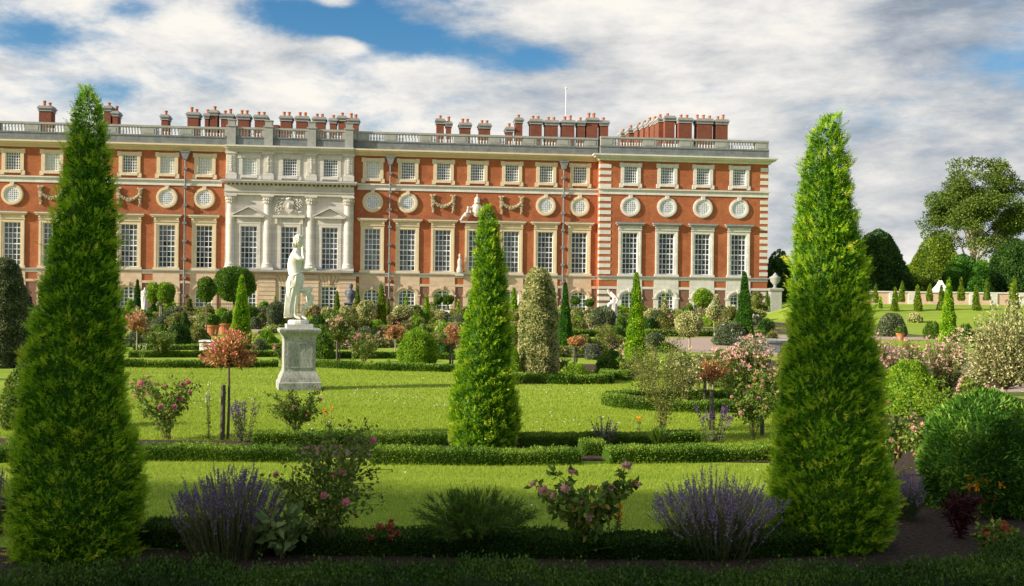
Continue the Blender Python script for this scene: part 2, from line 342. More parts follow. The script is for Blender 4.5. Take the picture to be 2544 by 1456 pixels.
def sheet(name,poly,mat,z,kind='structure'):
    b=MB(); b.add([(x,y,z) for x,y in poly],np.array([list(range(len(poly)))])); return tag(b.build(name,mat),kind=kind)
# grass bank rising on the right in front of the garden wall
def bankz(x,y):
    f=min(1,max(0,(y-78)/18)); f=f*f*(3-2*f); g=min(1,max(0,(x-23.5)/7)); g=g*g*(3-2*g); return 1.62*f*g
xs=np.concatenate([np.linspace(22,34,13),np.linspace(37,140,30)]); ys=np.concatenate([np.linspace(76,100,25),[110,140,220.]])
b=MB(); V=[(x,y,bankz(x,y)+.006) for y in ys for x in xs]; nx=len(xs)
b.add(V,np.array([(j*nx+i,j*nx+i+1,(j+1)*nx+i+1,(j+1)*nx+i) for j in range(len(ys)-1) for i in range(nx-1)]))
tag(b.build('grass_bank',LAWN,smooth=True),kind='structure')
# gravel paths
sheet('path',[(-60,47),(60,47),(60,51.5),(-60,51.5)],GRAVEL,.004)
ring=[(9.6+5.2*math.cos(a),38.5+7.6*math.sin(a)) for a in np.linspace(0,2*PI,40,endpoint=False)]
sheet('path',ring,GRAVEL,.008)
sheet('path',[(9.3,19.5),(13.5,19.5),(13.5,33),(9.9,33)],GRAVEL,.004)
sheet('path',[(2.6,4.4),(9,4.4),(9,5.6),(5.2,7.2),(3.9,6.4),(3.2,5.6)],GRAVEL,.012)
sheet('terrace_path',[(-80,88),(24.4,88),(24.4,96.5),(-80,96.5)],GRAVEL,.004)
# mulch beds
sheet('flower_bed',[(-4.2,4.2),(2.2,5.1),(2.9,5.5),(3.6,6.5),(5.6,7.6),(5.6,13),(3.9,13.6),(3.2,10.2),(2.6,7.6),(2.1,6.7),(-4.2,6.7)],SOIL,.004)
sheet('flower_bed',[(-6,10.6),(3.3,10.6),(3.3,11.7),(1.3,11.7),(-6,11.7)],SOIL,.008)
sheet('flower_bed',[gp(1270,955),gp(1520,955),gp(1520,905),gp(1270,905)],SOIL,.004)
sheet('flower_bed',[(3.1+1.5*math.cos(a),16.3+.95*math.sin(a)) for a in np.linspace(0,2*PI,24,endpoint=False)],SOIL,.004)
sheet('flower_bed',[(4.6,13.5),(9.2,13.5),(9.2,22),(7,31),(5.5,31),(5.0,20)],SOIL,.008)
for i,(y0,y1,x0,x1) in enumerate([(53,64,-32,22),(66,84,-40,22)]):
    sheet('flower_bed',[(x0,y0),(x1,y0),(x1,y1),(x0,y1)],SOIL,.004)
# grass blades
def blades(n,x0,x1,y0,y1,h,w_):
    X=rng.uniform(x0,x1,n); Y=rng.uniform(y0,y1,n); k=np.abs(X)<(Y*.53+.4); X=X[k];Y=Y[k]; k2=~((Y<10.5)&(X>2.1+.33*(Y-6.7)))&~((Y>13.4)&(X>4.5))&~(((X-3.1)/1.55)**2+((Y-16.3)/1.)**2<1); X=X[k2];Y=Y[k2]; n=len(X)
    P=np.stack([X,Y,np.zeros(n)],1); a=rng.uniform(0,PI,n); q=np.stack([np.cos(a),np.sin(a),np.zeros(n)],1)*w_
    t=P+np.stack([rng.normal(0,h*.4,n),rng.normal(0,h*.4,n),h*rng.uniform(.5,1.2,n)],1)
    V=np.stack([P-q,P+q,t],1).reshape(-1,3); i=np.arange(n)*3
    return V,np.stack([i,i+1,i+2],1),np.clip(rng.normal(.5,.25,n),0,1)
b=MB()
for a in ((110000,-5,3.6,6.75,10.5,.03,.0022),(130000,-7,6,11.7,16,.03,.004),(90000,-9,9,16,24,.03,.007)):
    V,Fc,T=blades(*a); b.add(V,Fc,T)
GB=leafmat('grass_blade',[(0,(.24,.34,.025)),(.5,(.3,.4,.035)),(1,(.38,.45,.06))],.35,.6,.15)
tag(b.build('grass',GB),'short mown grass of the lawns between the low box hedges','grass',kind='stuff')

b=MB(); n=800; X=rng.uniform(-7,6,n); Y=rng.uniform(7.5,21,n); c_=np.sin(X*1.7+3)*np.sin(Y*1.3)+.4*rng.normal(size=n); k=(c_>.35)&(np.abs(X)<Y*.53)&~((Y>10.3)&(Y<12))&~((Y>13.4)&(X>1.5)); X=X[k];Y=Y[k]; n=len(X)
r=.006+.0006*Y; V=np.stack([np.stack([X-r,Y,np.full(n,.032)],1),np.stack([X,Y-r,np.full(n,.028)],1),np.stack([X+r,Y,np.full(n,.032)],1),np.stack([X,Y+r,np.full(n,.036)],1)],1).reshape(-1,3); i=np.arange(n)*4
b.add(V,np.stack([i,i+1,i+2,i+3],1)); tag(b.build('daisies',WHT),'tiny white daisies and clover heads scattered in the lawn','daisies',kind='stuff')
# ================================================================ palace
AL=math.radians(5.92); FD=105.0
def S(px,d=0,py=600):
    k=lev(px,py)[0]/F; c=math.cos(AL); s=math.sin(AL)
    return (k*(FD+d*c)+d*s)/(c-k*s)
def Zf(px,py,d=0):
    s_=S(px,d,py); Y=FD+s_*math.sin(AL)+d*math.cos(AL); return CH-lev(px,py)[1]/F*Y
palace=empty('palace',(0,FD,0),AL)
tag(palace,'long red brick baroque palace with stone window surrounds, balustrade and many chimneys','palace')
def brickmat(name,c1,c2,mo,var):
    m,nt,b,out=newmat(name); t=nt.nodes.new('ShaderNodeTexCoord'); sp=nt.nodes.new('ShaderNodeSeparateXYZ'); cb=nt.nodes.new('ShaderNodeCombineXYZ')
    nt.links.new(t.outputs['Object'],sp.inputs[0]); ad=nt.nodes.new('ShaderNodeMath'); nt.links.new(sp.outputs[0],ad.inputs[0]); nt.links.new(sp.outputs[1],ad.inputs[1])
    nt.links.new(ad.outputs[0],cb.inputs[0]); nt.links.new(sp.outputs[2],cb.inputs[1])
    br=nt.nodes.new('ShaderNodeTexBrick'); nt.links.new(cb.outputs[0],br.inputs['Vector']); br.inputs['Color1'].default_value=(*c1,1); br.inputs['Color2'].default_value=(*c2,1); br.inputs['Mortar'].default_value=(*mo,1)
    br.inputs['Scale'].default_value=1; br.inputs['Brick Width'].default_value=.23; br.inputs['Row Height'].default_value=.078; br.inputs['Mortar Size'].default_value=.006
    n=noise(nt,.5,9,.8,t.outputs['Object']); col=mix(nt,ramp(nt,n,[(.42,(0,0,0)),(.62,(.85,.85,.85))]),br.outputs[0],var)
    v=coord(nt,(.15,.15,2.2)); n3=noise(nt,1.6,4,.6,v); col=mix(nt,ramp(nt,n3,[(.45,(0,0,0)),(.8,(.55,.55,.55))]),col,tuple(x*.75 for x in c1))
    n4=noise(nt,5,5,.8,t.outputs['Object']); col=mix(nt,ramp(nt,n4,[(.52,(0,0,0)),(.75,(.45,.45,.45))]),col,tuple(min(1,x*1.35+.02) for x in c1))
    nt.links.new(col,b.inputs['Base Color']); b.inputs['Roughness'].default_value=.92; b.inputs['Specular IOR Level'].default_value=.2; bump(nt,b,br.outputs['Fac'],.25,-.01); return m
BRICK=brickmat('brick',(.5,.15,.05),(.37,.1,.036),(.46,.25,.14),(.28,.085,.042))
BROWN=brickmat('brick_brown',(.26,.13,.09),(.2,.09,.065),(.28,.18,.13),(.2,.11,.08))
CHIM=brickmat('brick_chimney',(.3,.085,.045),(.2,.06,.034),(.25,.14,.09),(.15,.06,.04))
def stonemat(n,c1,c2,st,blk=True):
    m,nt,b,out=newmat(n); t=nt.nodes.new('ShaderNodeTexCoord'); col=ramp(nt,noise(nt,1.3,6,.7,t.outputs['Object']),[(.35,c1),(.65,c2)])
    v=coord(nt,(2.5,2.5,.5)); f=ramp(nt,noise(nt,1.7,7,.75,v),[(.56,(0,0,0)),(.74,(.8,.8,.8))]); col=mix(nt,f,col,st)
    if blk:
        sp=nt.nodes.new('ShaderNodeSeparateXYZ'); cb=nt.nodes.new('ShaderNodeCombineXYZ'); nt.links.new(t.outputs['Object'],sp.inputs[0]); nt.links.new(sp.outputs[0],cb.inputs[0]); nt.links.new(sp.outputs[2],cb.inputs[1])
        br=nt.nodes.new('ShaderNodeTexBrick'); nt.links.new(cb.outputs[0],br.inputs['Vector']); br.inputs['Scale'].default_value=1; br.inputs['Brick Width'].default_value=1.1; br.inputs['Row Height'].default_value=.42; br.inputs['Mortar Size'].default_value=.012
        br.inputs['Color1'].default_value=(1,1,1,1); br.inputs['Color2'].default_value=(.86,.86,.88,1); br.inputs['Mortar'].default_value=(.72,.7,.66,1)
        col=mix(nt,1.0,col,br.outputs[0],'MULTIPLY')
    nt.links.new(col,b.inputs['Base Color']); b.inputs['Roughness'].default_value=.85; b.inputs['Specular IOR Level'].default_value=.25; bump(nt,b,noise(nt,9,6,.7,t.outputs['Object']),.25,.02); return m
SCREAM=stonemat('stone_cream',(.66,.54,.36),(.74,.63,.45),(.52,.42,.27),False)
SPINK=stonemat('stone_pinkish',(.64,.47,.33),(.72,.56,.41),(.54,.43,.32))
SWHITE=stonemat('stone_white',(.68,.66,.6),(.78,.75,.68),(.46,.44,.4))
SCENT=stonemat('stone_centre',(.64,.61,.55),(.72,.68,.61),(.5,.45,.37))
SDARK=stonemat('stone_weathered',(.15,.17,.18),(.23,.25,.25),(.34,.33,.3))
SBAL=stonemat('stone_baluster',(.5,.5,.48),(.7,.7,.68),(.34,.35,.33),False)
SCAP=stonemat('stone_capping',(.3,.31,.3),(.4,.4,.37),(.2,.21,.2),False)
LEAD=surf('lead',(.18,.2,.23),(.26,.28,.31),1.5,.5,.2)
PAINT=surf('white_paint',(.8,.82,.84),(.88,.89,.9),2,.45,0,spec=.4)
TERRA=surf('terracotta_pot',(.42,.13,.06),(.52,.2,.1),8,.8,.2,.005)
PIPEM=surf('lead_pipe',(.16,.17,.18),(.26,.27,.28),4,.6,.2,.01)
def glassmat(name,stops,ro=.08):
    m,nt,b,out=newmat(name); g=nt.nodes.new('ShaderNodeNewGeometry'); oi=nt.nodes.new('ShaderNodeObjectInfo')
    a=nt.nodes.new('ShaderNodeMath'); a.operation='ADD'; nt.links.new(g.outputs['Random Per Island'],a.inputs[0]); nt.links.new(oi.outputs['Random'],a.inputs[1])
    fr=nt.nodes.new('ShaderNodeMath'); fr.operation='FRACT'; nt.links.new(a.outputs[0],fr.inputs[0])
    nt.links.new(ramp(nt,fr.outputs[0],stops),b.inputs['Base Color']); b.inputs['Roughness'].default_value=ro; b.inputs['Specular IOR Level'].default_value=.55; return m
GLASS=glassmat('window_glass',[(0,(.015,.022,.03)),(.35,(.05,.075,.085)),(.7,(.09,.13,.14)),(1,(.13,.15,.19))])
GLASSB=glassmat('window_glass_pale',[(0,(.04,.055,.06)),(.5,(.1,.14,.16)),(1,(.17,.2,.24))])  # bluish lighter panes, brighter reflections put into the base colour
GLASSC=glassmat('window_glass_dark',[(0,(.01,.014,.02)),(.6,(.035,.045,.055)),(1,(.11,.13,.15))])
GSKY=glassmat('window_glass_painted_sky',[(0,(.22,.26,.32)),(.5,(.38,.42,.48)),(1,(.55,.57,.6))])  # reflected sky painted into the pane base colours
GBLIND=glassmat('window_blind',[(0,(.5,.53,.47)),(1,(.62,.64,.58))],.4)
def grid_window(cx,hw,z0,z1,nc,nr,yd,glass,thick=.028,arch=0.,mull=False,rnd=False,frame=.06):
    """returns sash builder and pane builder, at depth yd (pane), bars in front"""
    fb=MB(); gb=MB()
    def halfh(x):     # top of opening at x
        if rnd: return math.sqrt(max(0,hw*hw-(x-cx)**2))
        if arch: return z1-arch+arch*math.sqrt(max(0,1-((x-cx)/hw)**2))
        return z1
    pw=2*hw/nc; zc=(z0+z1)/2; hgt=(z1-z0)/nr
    for i in range(nc):
        xa=cx-hw+i*pw; xb=xa+pw
        if rnd: ta=halfh((xa+xb)/2 if True else xa); lo=zc-ta; hi=zc+ta
        else: lo=z0; hi=halfh((xa+xb)/2)
        for j in range(nr):
            za=max(lo,z0+j*hgt); zb=min(hi,z0+(j+1)*hgt)
            if zb-za<.03: continue
            t=random.uniform(-.006,.006); u_=random.uniform(-.006,.006)
            gb.add([(xa,yd+t,za),(xb,yd-t,za),(xb,yd-t+u_,zb),(xa,yd+t+u_,zb)],[(0,1,2,3)])
    y0=yd-.05; y1=yd-.012
    for i in range(1,nc):
        x=cx-hw+i*pw; tk=thick*(2.6 if (mull and i==nc//2) else 1)
        if rnd: h=halfh(x); fb.box(x-tk/2,x+tk/2,y0,y1,zc-h,zc+h)
        else: fb.box(x-tk/2,x+tk/2,y0,y1,z0,halfh(x))
    for j in range(1,nr):
        z=z0+j*hgt; w_=hw
        if rnd: w_=math.sqrt(max(0,hw*hw-(z-zc)**2))
        elif arch and z>z1-arch: w_=hw*math.sqrt(max(0,1-((z-z1+arch)/arch)**2))
        tk=thick*(1.8 if (nr==8 and j==4) else 1)
        fb.box(cx-w_,cx+w_,y0+.004,y1-.003,z-tk/2,z+tk/2)
    if rnd:
        n=28; 
        ring_=[(math.cos(2*PI*k/n),math.sin(2*PI*k/n)) for k in range(n)]
        for k in range(n):
            a=ring_[k]; c_=ring_[(k+1)%n]
            fb.prism([(cx+a[0]*(hw-frame),zc+a[1]*(hw-frame)),(cx+a[0]*(hw+.01),zc+a[1]*(hw+.01)),(cx+c_[0]*(hw+.01),zc+c_[1]*(hw+.01)),(cx+c_[0]*(hw-frame),zc+c_[1]*(hw-frame))],y0-.02,y1)
    else:
        zt=z1-arch
        fb.box(cx-hw-.01,cx-hw+frame,y0-.02,y1+.004,z0,zt); fb.box(cx+hw-frame,cx+hw+.01,y0-.02,y1+.004,z0,zt); fb.box(cx-hw+frame,cx+hw-frame,y0-.02,y1+.002,z0,z0+frame*1.2)
        if arch:
            n=12
            for k in range(n):
                a0=PI*k/n; a1=PI*(k+1)/n
                f=lambda a,r:(cx+(hw+r)*math.cos(a),zt+(arch+r)*math.sin(a))
                fb.prism([f(a0,-frame),f(a0,.01),f(a1,.01),f(a1,-frame)],y0-.02,y1)
        else: fb.box(cx-hw+frame,cx+hw-frame,y0-.02,y1+.002,z1-frame,z1)
    return fb,gb
BARD=.28
def put_window(kind,s,d,smat,glass,rows):
    """kinds: tall, small, round, arch. protos are built at origin then copied"""
    key=(kind,smat.name,glass.name)
    if key not in PROTO:
        b=MB()
        if kind=='tall':
            z0,z1,hw=4.44,8.72,.81
            for sg in (-1,1):
                xa,xb=sorted((sg*hw,sg*1.2)); b.box(xa,xb,-.1,BARD,z0-.02,z1)
                xa,xb=sorted((sg*(hw+.18),sg*1.18)); b.box(xa,xb,-.14,-.1,z0,z1+.1)
            b.box(-1.2,1.2,-.1,BARD,z1,z1+.25); b.box(-1.22,1.22,-.13,.05,z1+.25,9.45)
            b.box(-1.26,1.26,-.18,.02,z1+.3,z1+.38)
            b.box(-1.3,1.3,-.2,.05,z0-.28,z0-.02)
            nc,nr=4,8
        elif kind=='small':
            z0,z1,hw=13.9,15.66,.7
            for sg in (-1,1):
                xa,xb=sorted((sg*hw,sg*1.05)); b.box(xa,xb,-.09,BARD,z0-.02,z1)
                xa,xb=sorted((sg*.8,sg*1.18)); b.box(xa,xb,-.13,.02,z1-.1,z1+.34); b.box(xa,xb,-.13,.02,z0-.48,z0-.05)
            b.box(-1.05,1.05,-.1,BARD,z1,z1+.3); b.box(-.8,.8,-.16,BARD,z0-.3,z0-.02)
            nc,nr=6,6
        elif kind=='round':
            zc,r0,r1=11.45,.7,1.06; n=32
            for k in range(n):
                a=2*PI*k/n; c_=2*PI*(k+1)/n
                def q(r,t): return (r*math.cos(t),zc+r*math.sin(t))
                b.prism([q(r0,a),q(r1,a),q(r1,c_),q(r0,c_)],-.13,.01)
                b.prism([q(r0+.1,a),q(r1-.08,a),q(r1-.08,c_),q(r0+.1,c_)],-.17,-.13)
            b.prism([(-.14,zc+r1-.22),(.14,zc+r1-.22),(.2,zc+r1+.14),(-.2,zc+r1+.14)],-.24,-.02)
            z0,z1,hw=zc-.7,zc+.7,.7; nc,nr=7,7
        elif kind=='arch':
            z0,z1,hw=.12,2.5,.86; ar=.5
            zt=z1-ar
            for sg in (-1,1):
                xa,xb=sorted((sg*hw,sg*1.24)); b.box(xa,xb,-.08,BARD,0,zt)
                xa,xb=sorted((sg*1.24,sg*1.34)); b.box(xa,xb,-.06,BARD,0,1.95)
                xa,xb=sorted((sg*1.05,sg*1.42)); b.box(xa,xb,-.14,-.0,zt-.16,zt)
            n=14
            for k in range(n):
                a0=PI*k/n; a1=PI*(k+1)/n
                e_=lambda a,r:((hw+r)*math.cos(a),zt+(ar+r)*math.sin(a))
                p0=e_(a0,0); p1=e_(a1,0)
                if abs(p0[0])<1.6: b.prism([p0,(p0[0],2.85),(p1[0],2.85),p1] if True else [],-.08,BARD)
                b.prism([e_(a0,.18),e_(a0,.34),e_(a1,.34),e_(a1,.18)],-.16,-.08)
            b.box(-1.34,-hw,-.08,BARD,zt,2.85); b.box(hw,1.34,-.08,BARD,zt,2.85)
            b.prism([(-.12,z1+.02),(.12,z1+.02),(.18,z1+.42),(-.18,z1+.42)],-.26,-.08)
            nc,nr=4,6
        o=b.build('window',smat,palace)
        if kind=='round': fb,gb=grid_window(0,hw,z0,z1,nc,nr,-.03,glass,.05,rnd=True)
        elif kind=='arch': fb,gb=grid_window(0,hw,z0,z1,nc,nr,.2,glass,.055,arch=ar,mull=True,frame=.1)
        else: fb,gb=grid_window(0,hw,z0,z1,nc,nr,.2,glass,.055 if kind=='tall' else .05)
        fb.build('sash',PAINT,o); gb.build('glass',glass,o)
        PROTO[key]=o
    else: o=dupe(PROTO[key])
    o.location=(s,d,0); return o
PROTO={}
BL=[-75,30,128,225,320,414,507]; BC=[618,718,819]; BR=[925,1012,1100,1184,1270,1355,1439]; BW=[1565,1656,1745,1835]
DC=-.45; DW=-1.3
bays=[]
sL=[S(x) for x in BL]; step=sL[1]-sL[0]; sL=[sL[0]-2*step,sL[0]-step]+sL
for s in sL: bays.append((s,0,'L'))
for x in BR: bays.append((S(x),0,'R'))
sC=[S(x,DC) for x in BC]; sW=[S(x,DW) for x in BW]
sA=sL[0]-2.2; sc0=S(559,DC); sc1=S(877,DC); sw0=S(1489,DW); sw1=S(1907,DW)
def band(b,x0,x1,z0,z1,holes,y):
    x=x0
    for (a,c_) in sorted(holes):
        if c_<=x0 or a>=x1: continue
        b.add([(x,y,z0),(a,y,z0),(a,y,z1),(x,y,z1)],[(0,1,2,3)]); x=c_
    b.add([(x,y,z0),(x1,y,z0),(x1,y,z1),(x,y,z1)],[(0,1,2,3)])
def piers(m_,x0,x1,z0,z1,holes,y):
    x=x0
    for (a,c_) in sorted(holes)+[(x1,x1)]:
        q=MB(); q.add([(x,y,z0),(a,y,z0),(a,y,z1),(x,y,z1)],[(0,1,2,3)]); q.build('brick_pier',BROWN,palace); x=c_
def wallsec(b,bb,x0,x1,ss,y):
    hT=[(s-.85,s+.85) for s in ss]; hS=[(s-.75,s+.75) for s in ss]; hA=[(s-1.3,s+1.3) for s in ss]
    piers(bb,x0,x1,0,2.84,hA,y)
    band(b,x0,x1,2.84,4.4,[],y); band(b,x0,x1,4.4,8.75,hT,y); band(b,x0,x1,8.75,13.88,[],y); band(b,x0,x1,13.88,15.7,hS,y); band(b,x0,x1,15.7,16.5,[],y)
b=MB(); bb=MB()
wallsec(b,bb,sA,sc0,sL,0); wallsec(b,bb,sc1,sw0,[s for s,_,k in bays if k=='R'],0)
b.box(sA,sw1-.6,14,14.4,0,16.4)      # rear wall
b.add([(sA,0,0),(sA,14,0),(sA,14,16.4),(sA,0,16.4)],[(3,2,1,0)])
b.build('brick_wall',BRICK,palace)
b=MB(); bb=MB(); wallsec(b,bb,sw0,sw1,sW,DW)
for s_ in (sw0,sw1):
    yb=0 if s_==sw0 else 60
    b.add([(s_,DW,2.84),(s_,yb,2.84),(s_,yb,16.5),(s_,DW,16.5)],[(0,3,2,1) if s_==sw1 else (0,1,2,3)]); bb.add([(s_,DW,0),(s_,yb,0),(s_,yb,2.84),(s_,DW,2.84)],[(0,1,2,3)])
b.build('brick_wall',BRICK,palace); bb.build('ground_floor_wall',BROWN,palace)
# dark interior behind the windows
b=MB(); b.add([(sA,.6,0),(sw1,.6,0),(sw1,.6,16.3),(sA,.6,16.3)],[(0,1,2,3)]); b.build('interior_wall',surf('interior',(.02,.02,.02),(.03,.03,.03),1,.9,0),palace)
# stone centrepiece
b=MB(); hT=[(s-.85,s+.85) for s in sC]; hS=[(s-.75,s+.75) for s in sC]; hG=[(s-.9,s+.9) for s in sC]
band(b,sc0,sc1,4.4,8.75,hT,DC); band(b,sc0,sc1,8.75,13.88,[],DC); band(b,sc0,sc1,13.88,15.7,hS,DC); band(b,sc0,sc1,15.7,16.5,[],DC)
for s_ in (sc0,sc1): b.add([(s_,DC,0),(s_,0,0),(s_,0,16.4),(s_,DC,16.4)],[(0,1,2,3)])
b.build('stone_front',SCENT,palace)
b=MB(); band(b,sc0,sc1,0,2.9,hG,DC); band(b,sc0,sc1,2.9,4.4,[],DC)
# rusticated piers
colS=[S(568,DC)+.2,S(665,DC),S(772,DC),S(867,DC)-.1]
for i,s in enumerate(colS):
    for k in range(9): b.box(s-.85,s+.85,DC-.16,DC,.02+k*.43,.02+k*.43+.39)
for s in sC:      # flat arch voussoirs
    for k in range(-3,4):
        x0=s+k*.27; b.prism([(x0-.11,2.92),(x0+.11,2.92),(x0+k*.17+.17,3.85),(x0+k*.17-.17,3.85)],DC-.09 if k else DC-.2,DC)
b.build('rusticated_base',SPINK,palace)
for i,s in enumerate(sC):
    fb=MB(); 
    fb.box(s-1.0,s-.82,DC-.06,DC+BARD,0,2.9); fb.box(s+.82,s+1.0,DC-.06,DC+BARD,0,2.9); fb.box(s-1,s+1,DC-.07,DC+BARD,2.72,2.9)
    o=fb.build('french_window',SPINK,palace); f2,g2=grid_window(s,.82,.1,2.72,4,6,DC+.2,GLASS,.055,mull=True,frame=.1); f2.build('sash',PAINT,o); g2.build('glass',GLASS,o)
# windows
blind={414,507,128,925}
xs_=dict()
for s,_,k in bays:
    px=[x for x in BL+BR if abs(S(x)-s)<.01]; px=px[0] if px else 0
    put_window('tall',s,0,SCREAM,[GLASS,GLASSB,GLASS,GLASSC][int(px)%4],0); put_window('small',s,0,SCREAM,GBLIND if px in blind else GLASS,0)
    if px in (-75,30,414,507,925,1012,1355,1439): put_window('round',s,0,SCREAM,GSKY,0)
    put_window('arch',s,0,SPINK,GLASS,0)
for s in sW:
    put_window('tall',s,DW,SWHITE,GLASSC,0); put_window('small',s,DW,SWHITE,GLASS,0); put_window('round',s,DW,SWHITE,GSKY,0); put_window('arch',s,DW,SWHITE,GLASS,0)
for i,s in enumerate(sC):
    put_window('small',s,DC,SCENT,GBLIND if i==0 else GLASS,0)
    b=MB()
    for sg in (-1,1):
        xa,xb=sorted((s+sg*.81,s+sg*1.15)); b.box(xa,xb,DC-.12,DC+BARD,4.42,8.72)
        xa,xb=sorted((s+sg*1.15,s+sg*1.4)); b.box(xa,xb,DC-.07,DC,4.42,9.2)
    b.box(s-1.15,s+1.15,DC-.12,DC+BARD,8.72,8.98); b.box(s-1.2,s+1.2,DC-.15,DC,8.98,9.6)
    if i!=1:
        b.box(s-1.55,s+1.55,DC-.45,DC,9.6,9.78); b.prism([(s-1.5,9.78),(s+1.5,9.78),(s,10.55)],DC-.2,DC)
        for sg in (-1,1): b.prism([(s+sg*1.62,9.78),(s+sg*1.62,9.9),(s,10.75),(s,10.6)][::(1 if sg<0 else -1)],DC-.48,DC)
    else: b.box(s-1.6,s+1.6,DC-.45,DC,9.62,9.85); b.box(s-1.4,s-1.15,DC-.3,DC,9.0,9.62); b.box(s+1.15,s+1.4,DC-.3,DC,9.0,9.62)
    o=b.build('window',SCENT,palace); f2,g2=grid_window(s,.81,4.44,8.72,4,8,DC+.2,GLASS,.055); f2.build('sash',PAINT,o); g2.build('glass',GLASS,o)
# carved relief over the middle window
b=MB(); s=sC[1]; b.box(s-1.4,s+1.4,DC-.06,DC,10.0,11.7)
for k in range(150):
    x=random.uniform(-1.3,1.3); z=random.uniform(10.1,11.6)
    if abs(x)<.45: continue
    a=random.uniform(-.4,.4)+(.8 if x<0 else -.8); L_=random.uniform(.12,.3); b.tube([(s+x-L_*math.cos(a),DC-.08,z-L_*math.sin(a)),(s+x,DC-.2,z),(s+x+L_*math.cos(a),DC-.1,z+L_*math.sin(a))],[.03,.06,.02],5)
b.prism([(s-.4,10.35),(s,10.1),(s+.4,10.35),(s+.45,11.3),(s,11.45),(s-.45,11.3)],DC-.28,DC-.05); b.ball((s,DC-.2,11.55),(.3,.2,.16),8,6,rough=.15); b.ball((s,DC-.3,10.85),(.24,.12,.3),8,6,rough=.1)
b.build('carved_relief',SCENT,palace)
# giant columns with capitals, upper pilasters
for s in colS:
    b=MB(); c_=(s,DC+.12,0)
    b.box(s-.62,s+.62,DC-.5,DC,4.3,4.55)
    b.lathe([(.6,4.55),(.62,4.65),(.55,4.75),(.58,4.88),(.5,5.0),(.46,5.1),(.46,8),(.41,10.9)],c_,20)
    b.lathe([(.42,10.9),(.46,11.0),(.42,11.1),(.52,11.35),(.5,11.4),(.6,11.6),(.56,11.7)],c_,16)
    for k in range(10):
        a=-PI+PI*k/9; 
        for zz,rr in ((11.0,.5),(11.3,.56)): b.ball((s+rr*math.cos(a),DC+.12+rr*math.sin(a),zz+.12),(.07,.07,.12),5,4)
    b.box(s-.62,s+.62,DC-.5,DC,11.7,11.86)
    b.build('column',SCENT,palace,smooth=False)
    b=MB(); b.box(s-.55,s+.55,DC-.22,DC,13.36,14.0); b.box(s-.42,s+.42,DC-.16,DC,14.0,16.0); b.box(s-.3,s+.3,DC-.19,DC-.16,14.15,15.85); b.box(s-.6,s+.6,DC-.25,DC,16.0,16.2)
    for k in range(9): b.ball((s,DC-.2,14.3+k*.18),(.17,.07,.08),6,4,rough=.3)
    b.build('pilaster',SCENT,palace)
# entablature of the centre
b=MB(); b.box(sc0-.05,sc1+.05,DC-.35,DC,11.86,12.15); b.box(sc0-.1,sc1+.1,DC-.45,DC,12.15,12.3); b.box(sc0-.05,sc1+.05,DC-.32,DC,12.3,12.85)
x=sc0+.1
while x<sc1-.1: b.box(x,x+.18,DC-.62,DC-.3,12.85,13.02); x+=.42
b.box(sc0-.3,sc1+.3,DC-.95,DC,13.02,13.18); b.box(sc0-.4,sc1+.4,DC-1.05,DC,13.18,13.3)
b.build('entablature',SCENT,palace)
b=MB(); b.box(sc0-.42,sc1+.42,DC-1.07,DC,13.3,13.34); b.build('lead_flashing',LEAD,palace)
# string courses
def course(x0,x1,y,mat,pieces,name):
    b=MB()
    for z0,z1,p in pieces: b.box(x0-(p if x0!=sc1 else 0),x1+(p if x1==sw1 else 0),y-p,y+.05,z0,z1)
    return b.build(name,mat,palace)
BC_=[(12.7,12.86,.09),(12.86,13.2,.05),(13.2,13.33,.22)]
course(sA,sc0-.45,0,SWHITE,BC_,'string_course'); course(sc1+.45,sw0,0,SWHITE,BC_,'string_course'); course(sw0,sw1,DW,SWHITE,BC_,'string_course')
SC_=[(4.08,4.2,.22)]
course(sA,sc0,0,SCAP,SC_,'sill_course'); course(sc1,sw0,0,SCAP,SC_,'sill_course'); course(sw0,sw1,DW,SCAP,SC_,'sill_course'); course(sc0-.1,sc1+.1,DC,SCAP,[(4.12,4.32,.7)],'sill_course')
for x0,x1,y,m_ in ((sA,sc0,0,SPINK),(sc1,sw0,0,SPINK),(sw0,sw1,DW,SWHITE)):
    course(x0,x1,y,SWHITE,[(3.78,4.079,.05)],'stone_band'); course(x0,x1,y,m_,[(2.85,3.1,.06)],'stone_band')
for (ss,y,m_) in (([s for s,_,k in bays],0,SPINK),(sW,DW,SWHITE)):
    for s in ss:
        b=MB(); b.box(s-1.3,s+1.3,y-.075,y+.02,2.86,4.078); b.build('apron_panel',m_,palace)
# window hoods
for (ss,y) in (([s for s,_,k in bays],0),(sW,DW)):
    for s in ss:
        if abs(s-S(1184))<.01: continue
        b=MB(); b.box(s-1.42,s+1.42,y-.34,y,9.46,9.62); b.box(s-1.53,s+1.53,y-.44,y,9.62,9.74); b.box(s-1.22,s-1.0,y-.28,y,9.2,9.46); b.box(s+1.0,s+1.22,y-.28,y,9.2,9.46)
        b.build('window_hood',SCAP if y else SCREAM,palace)
        b=MB(); b.box(s-1.54,s+1.54,y-.45,y,9.742,9.8); b.build('hood_lead',LEAD,palace)
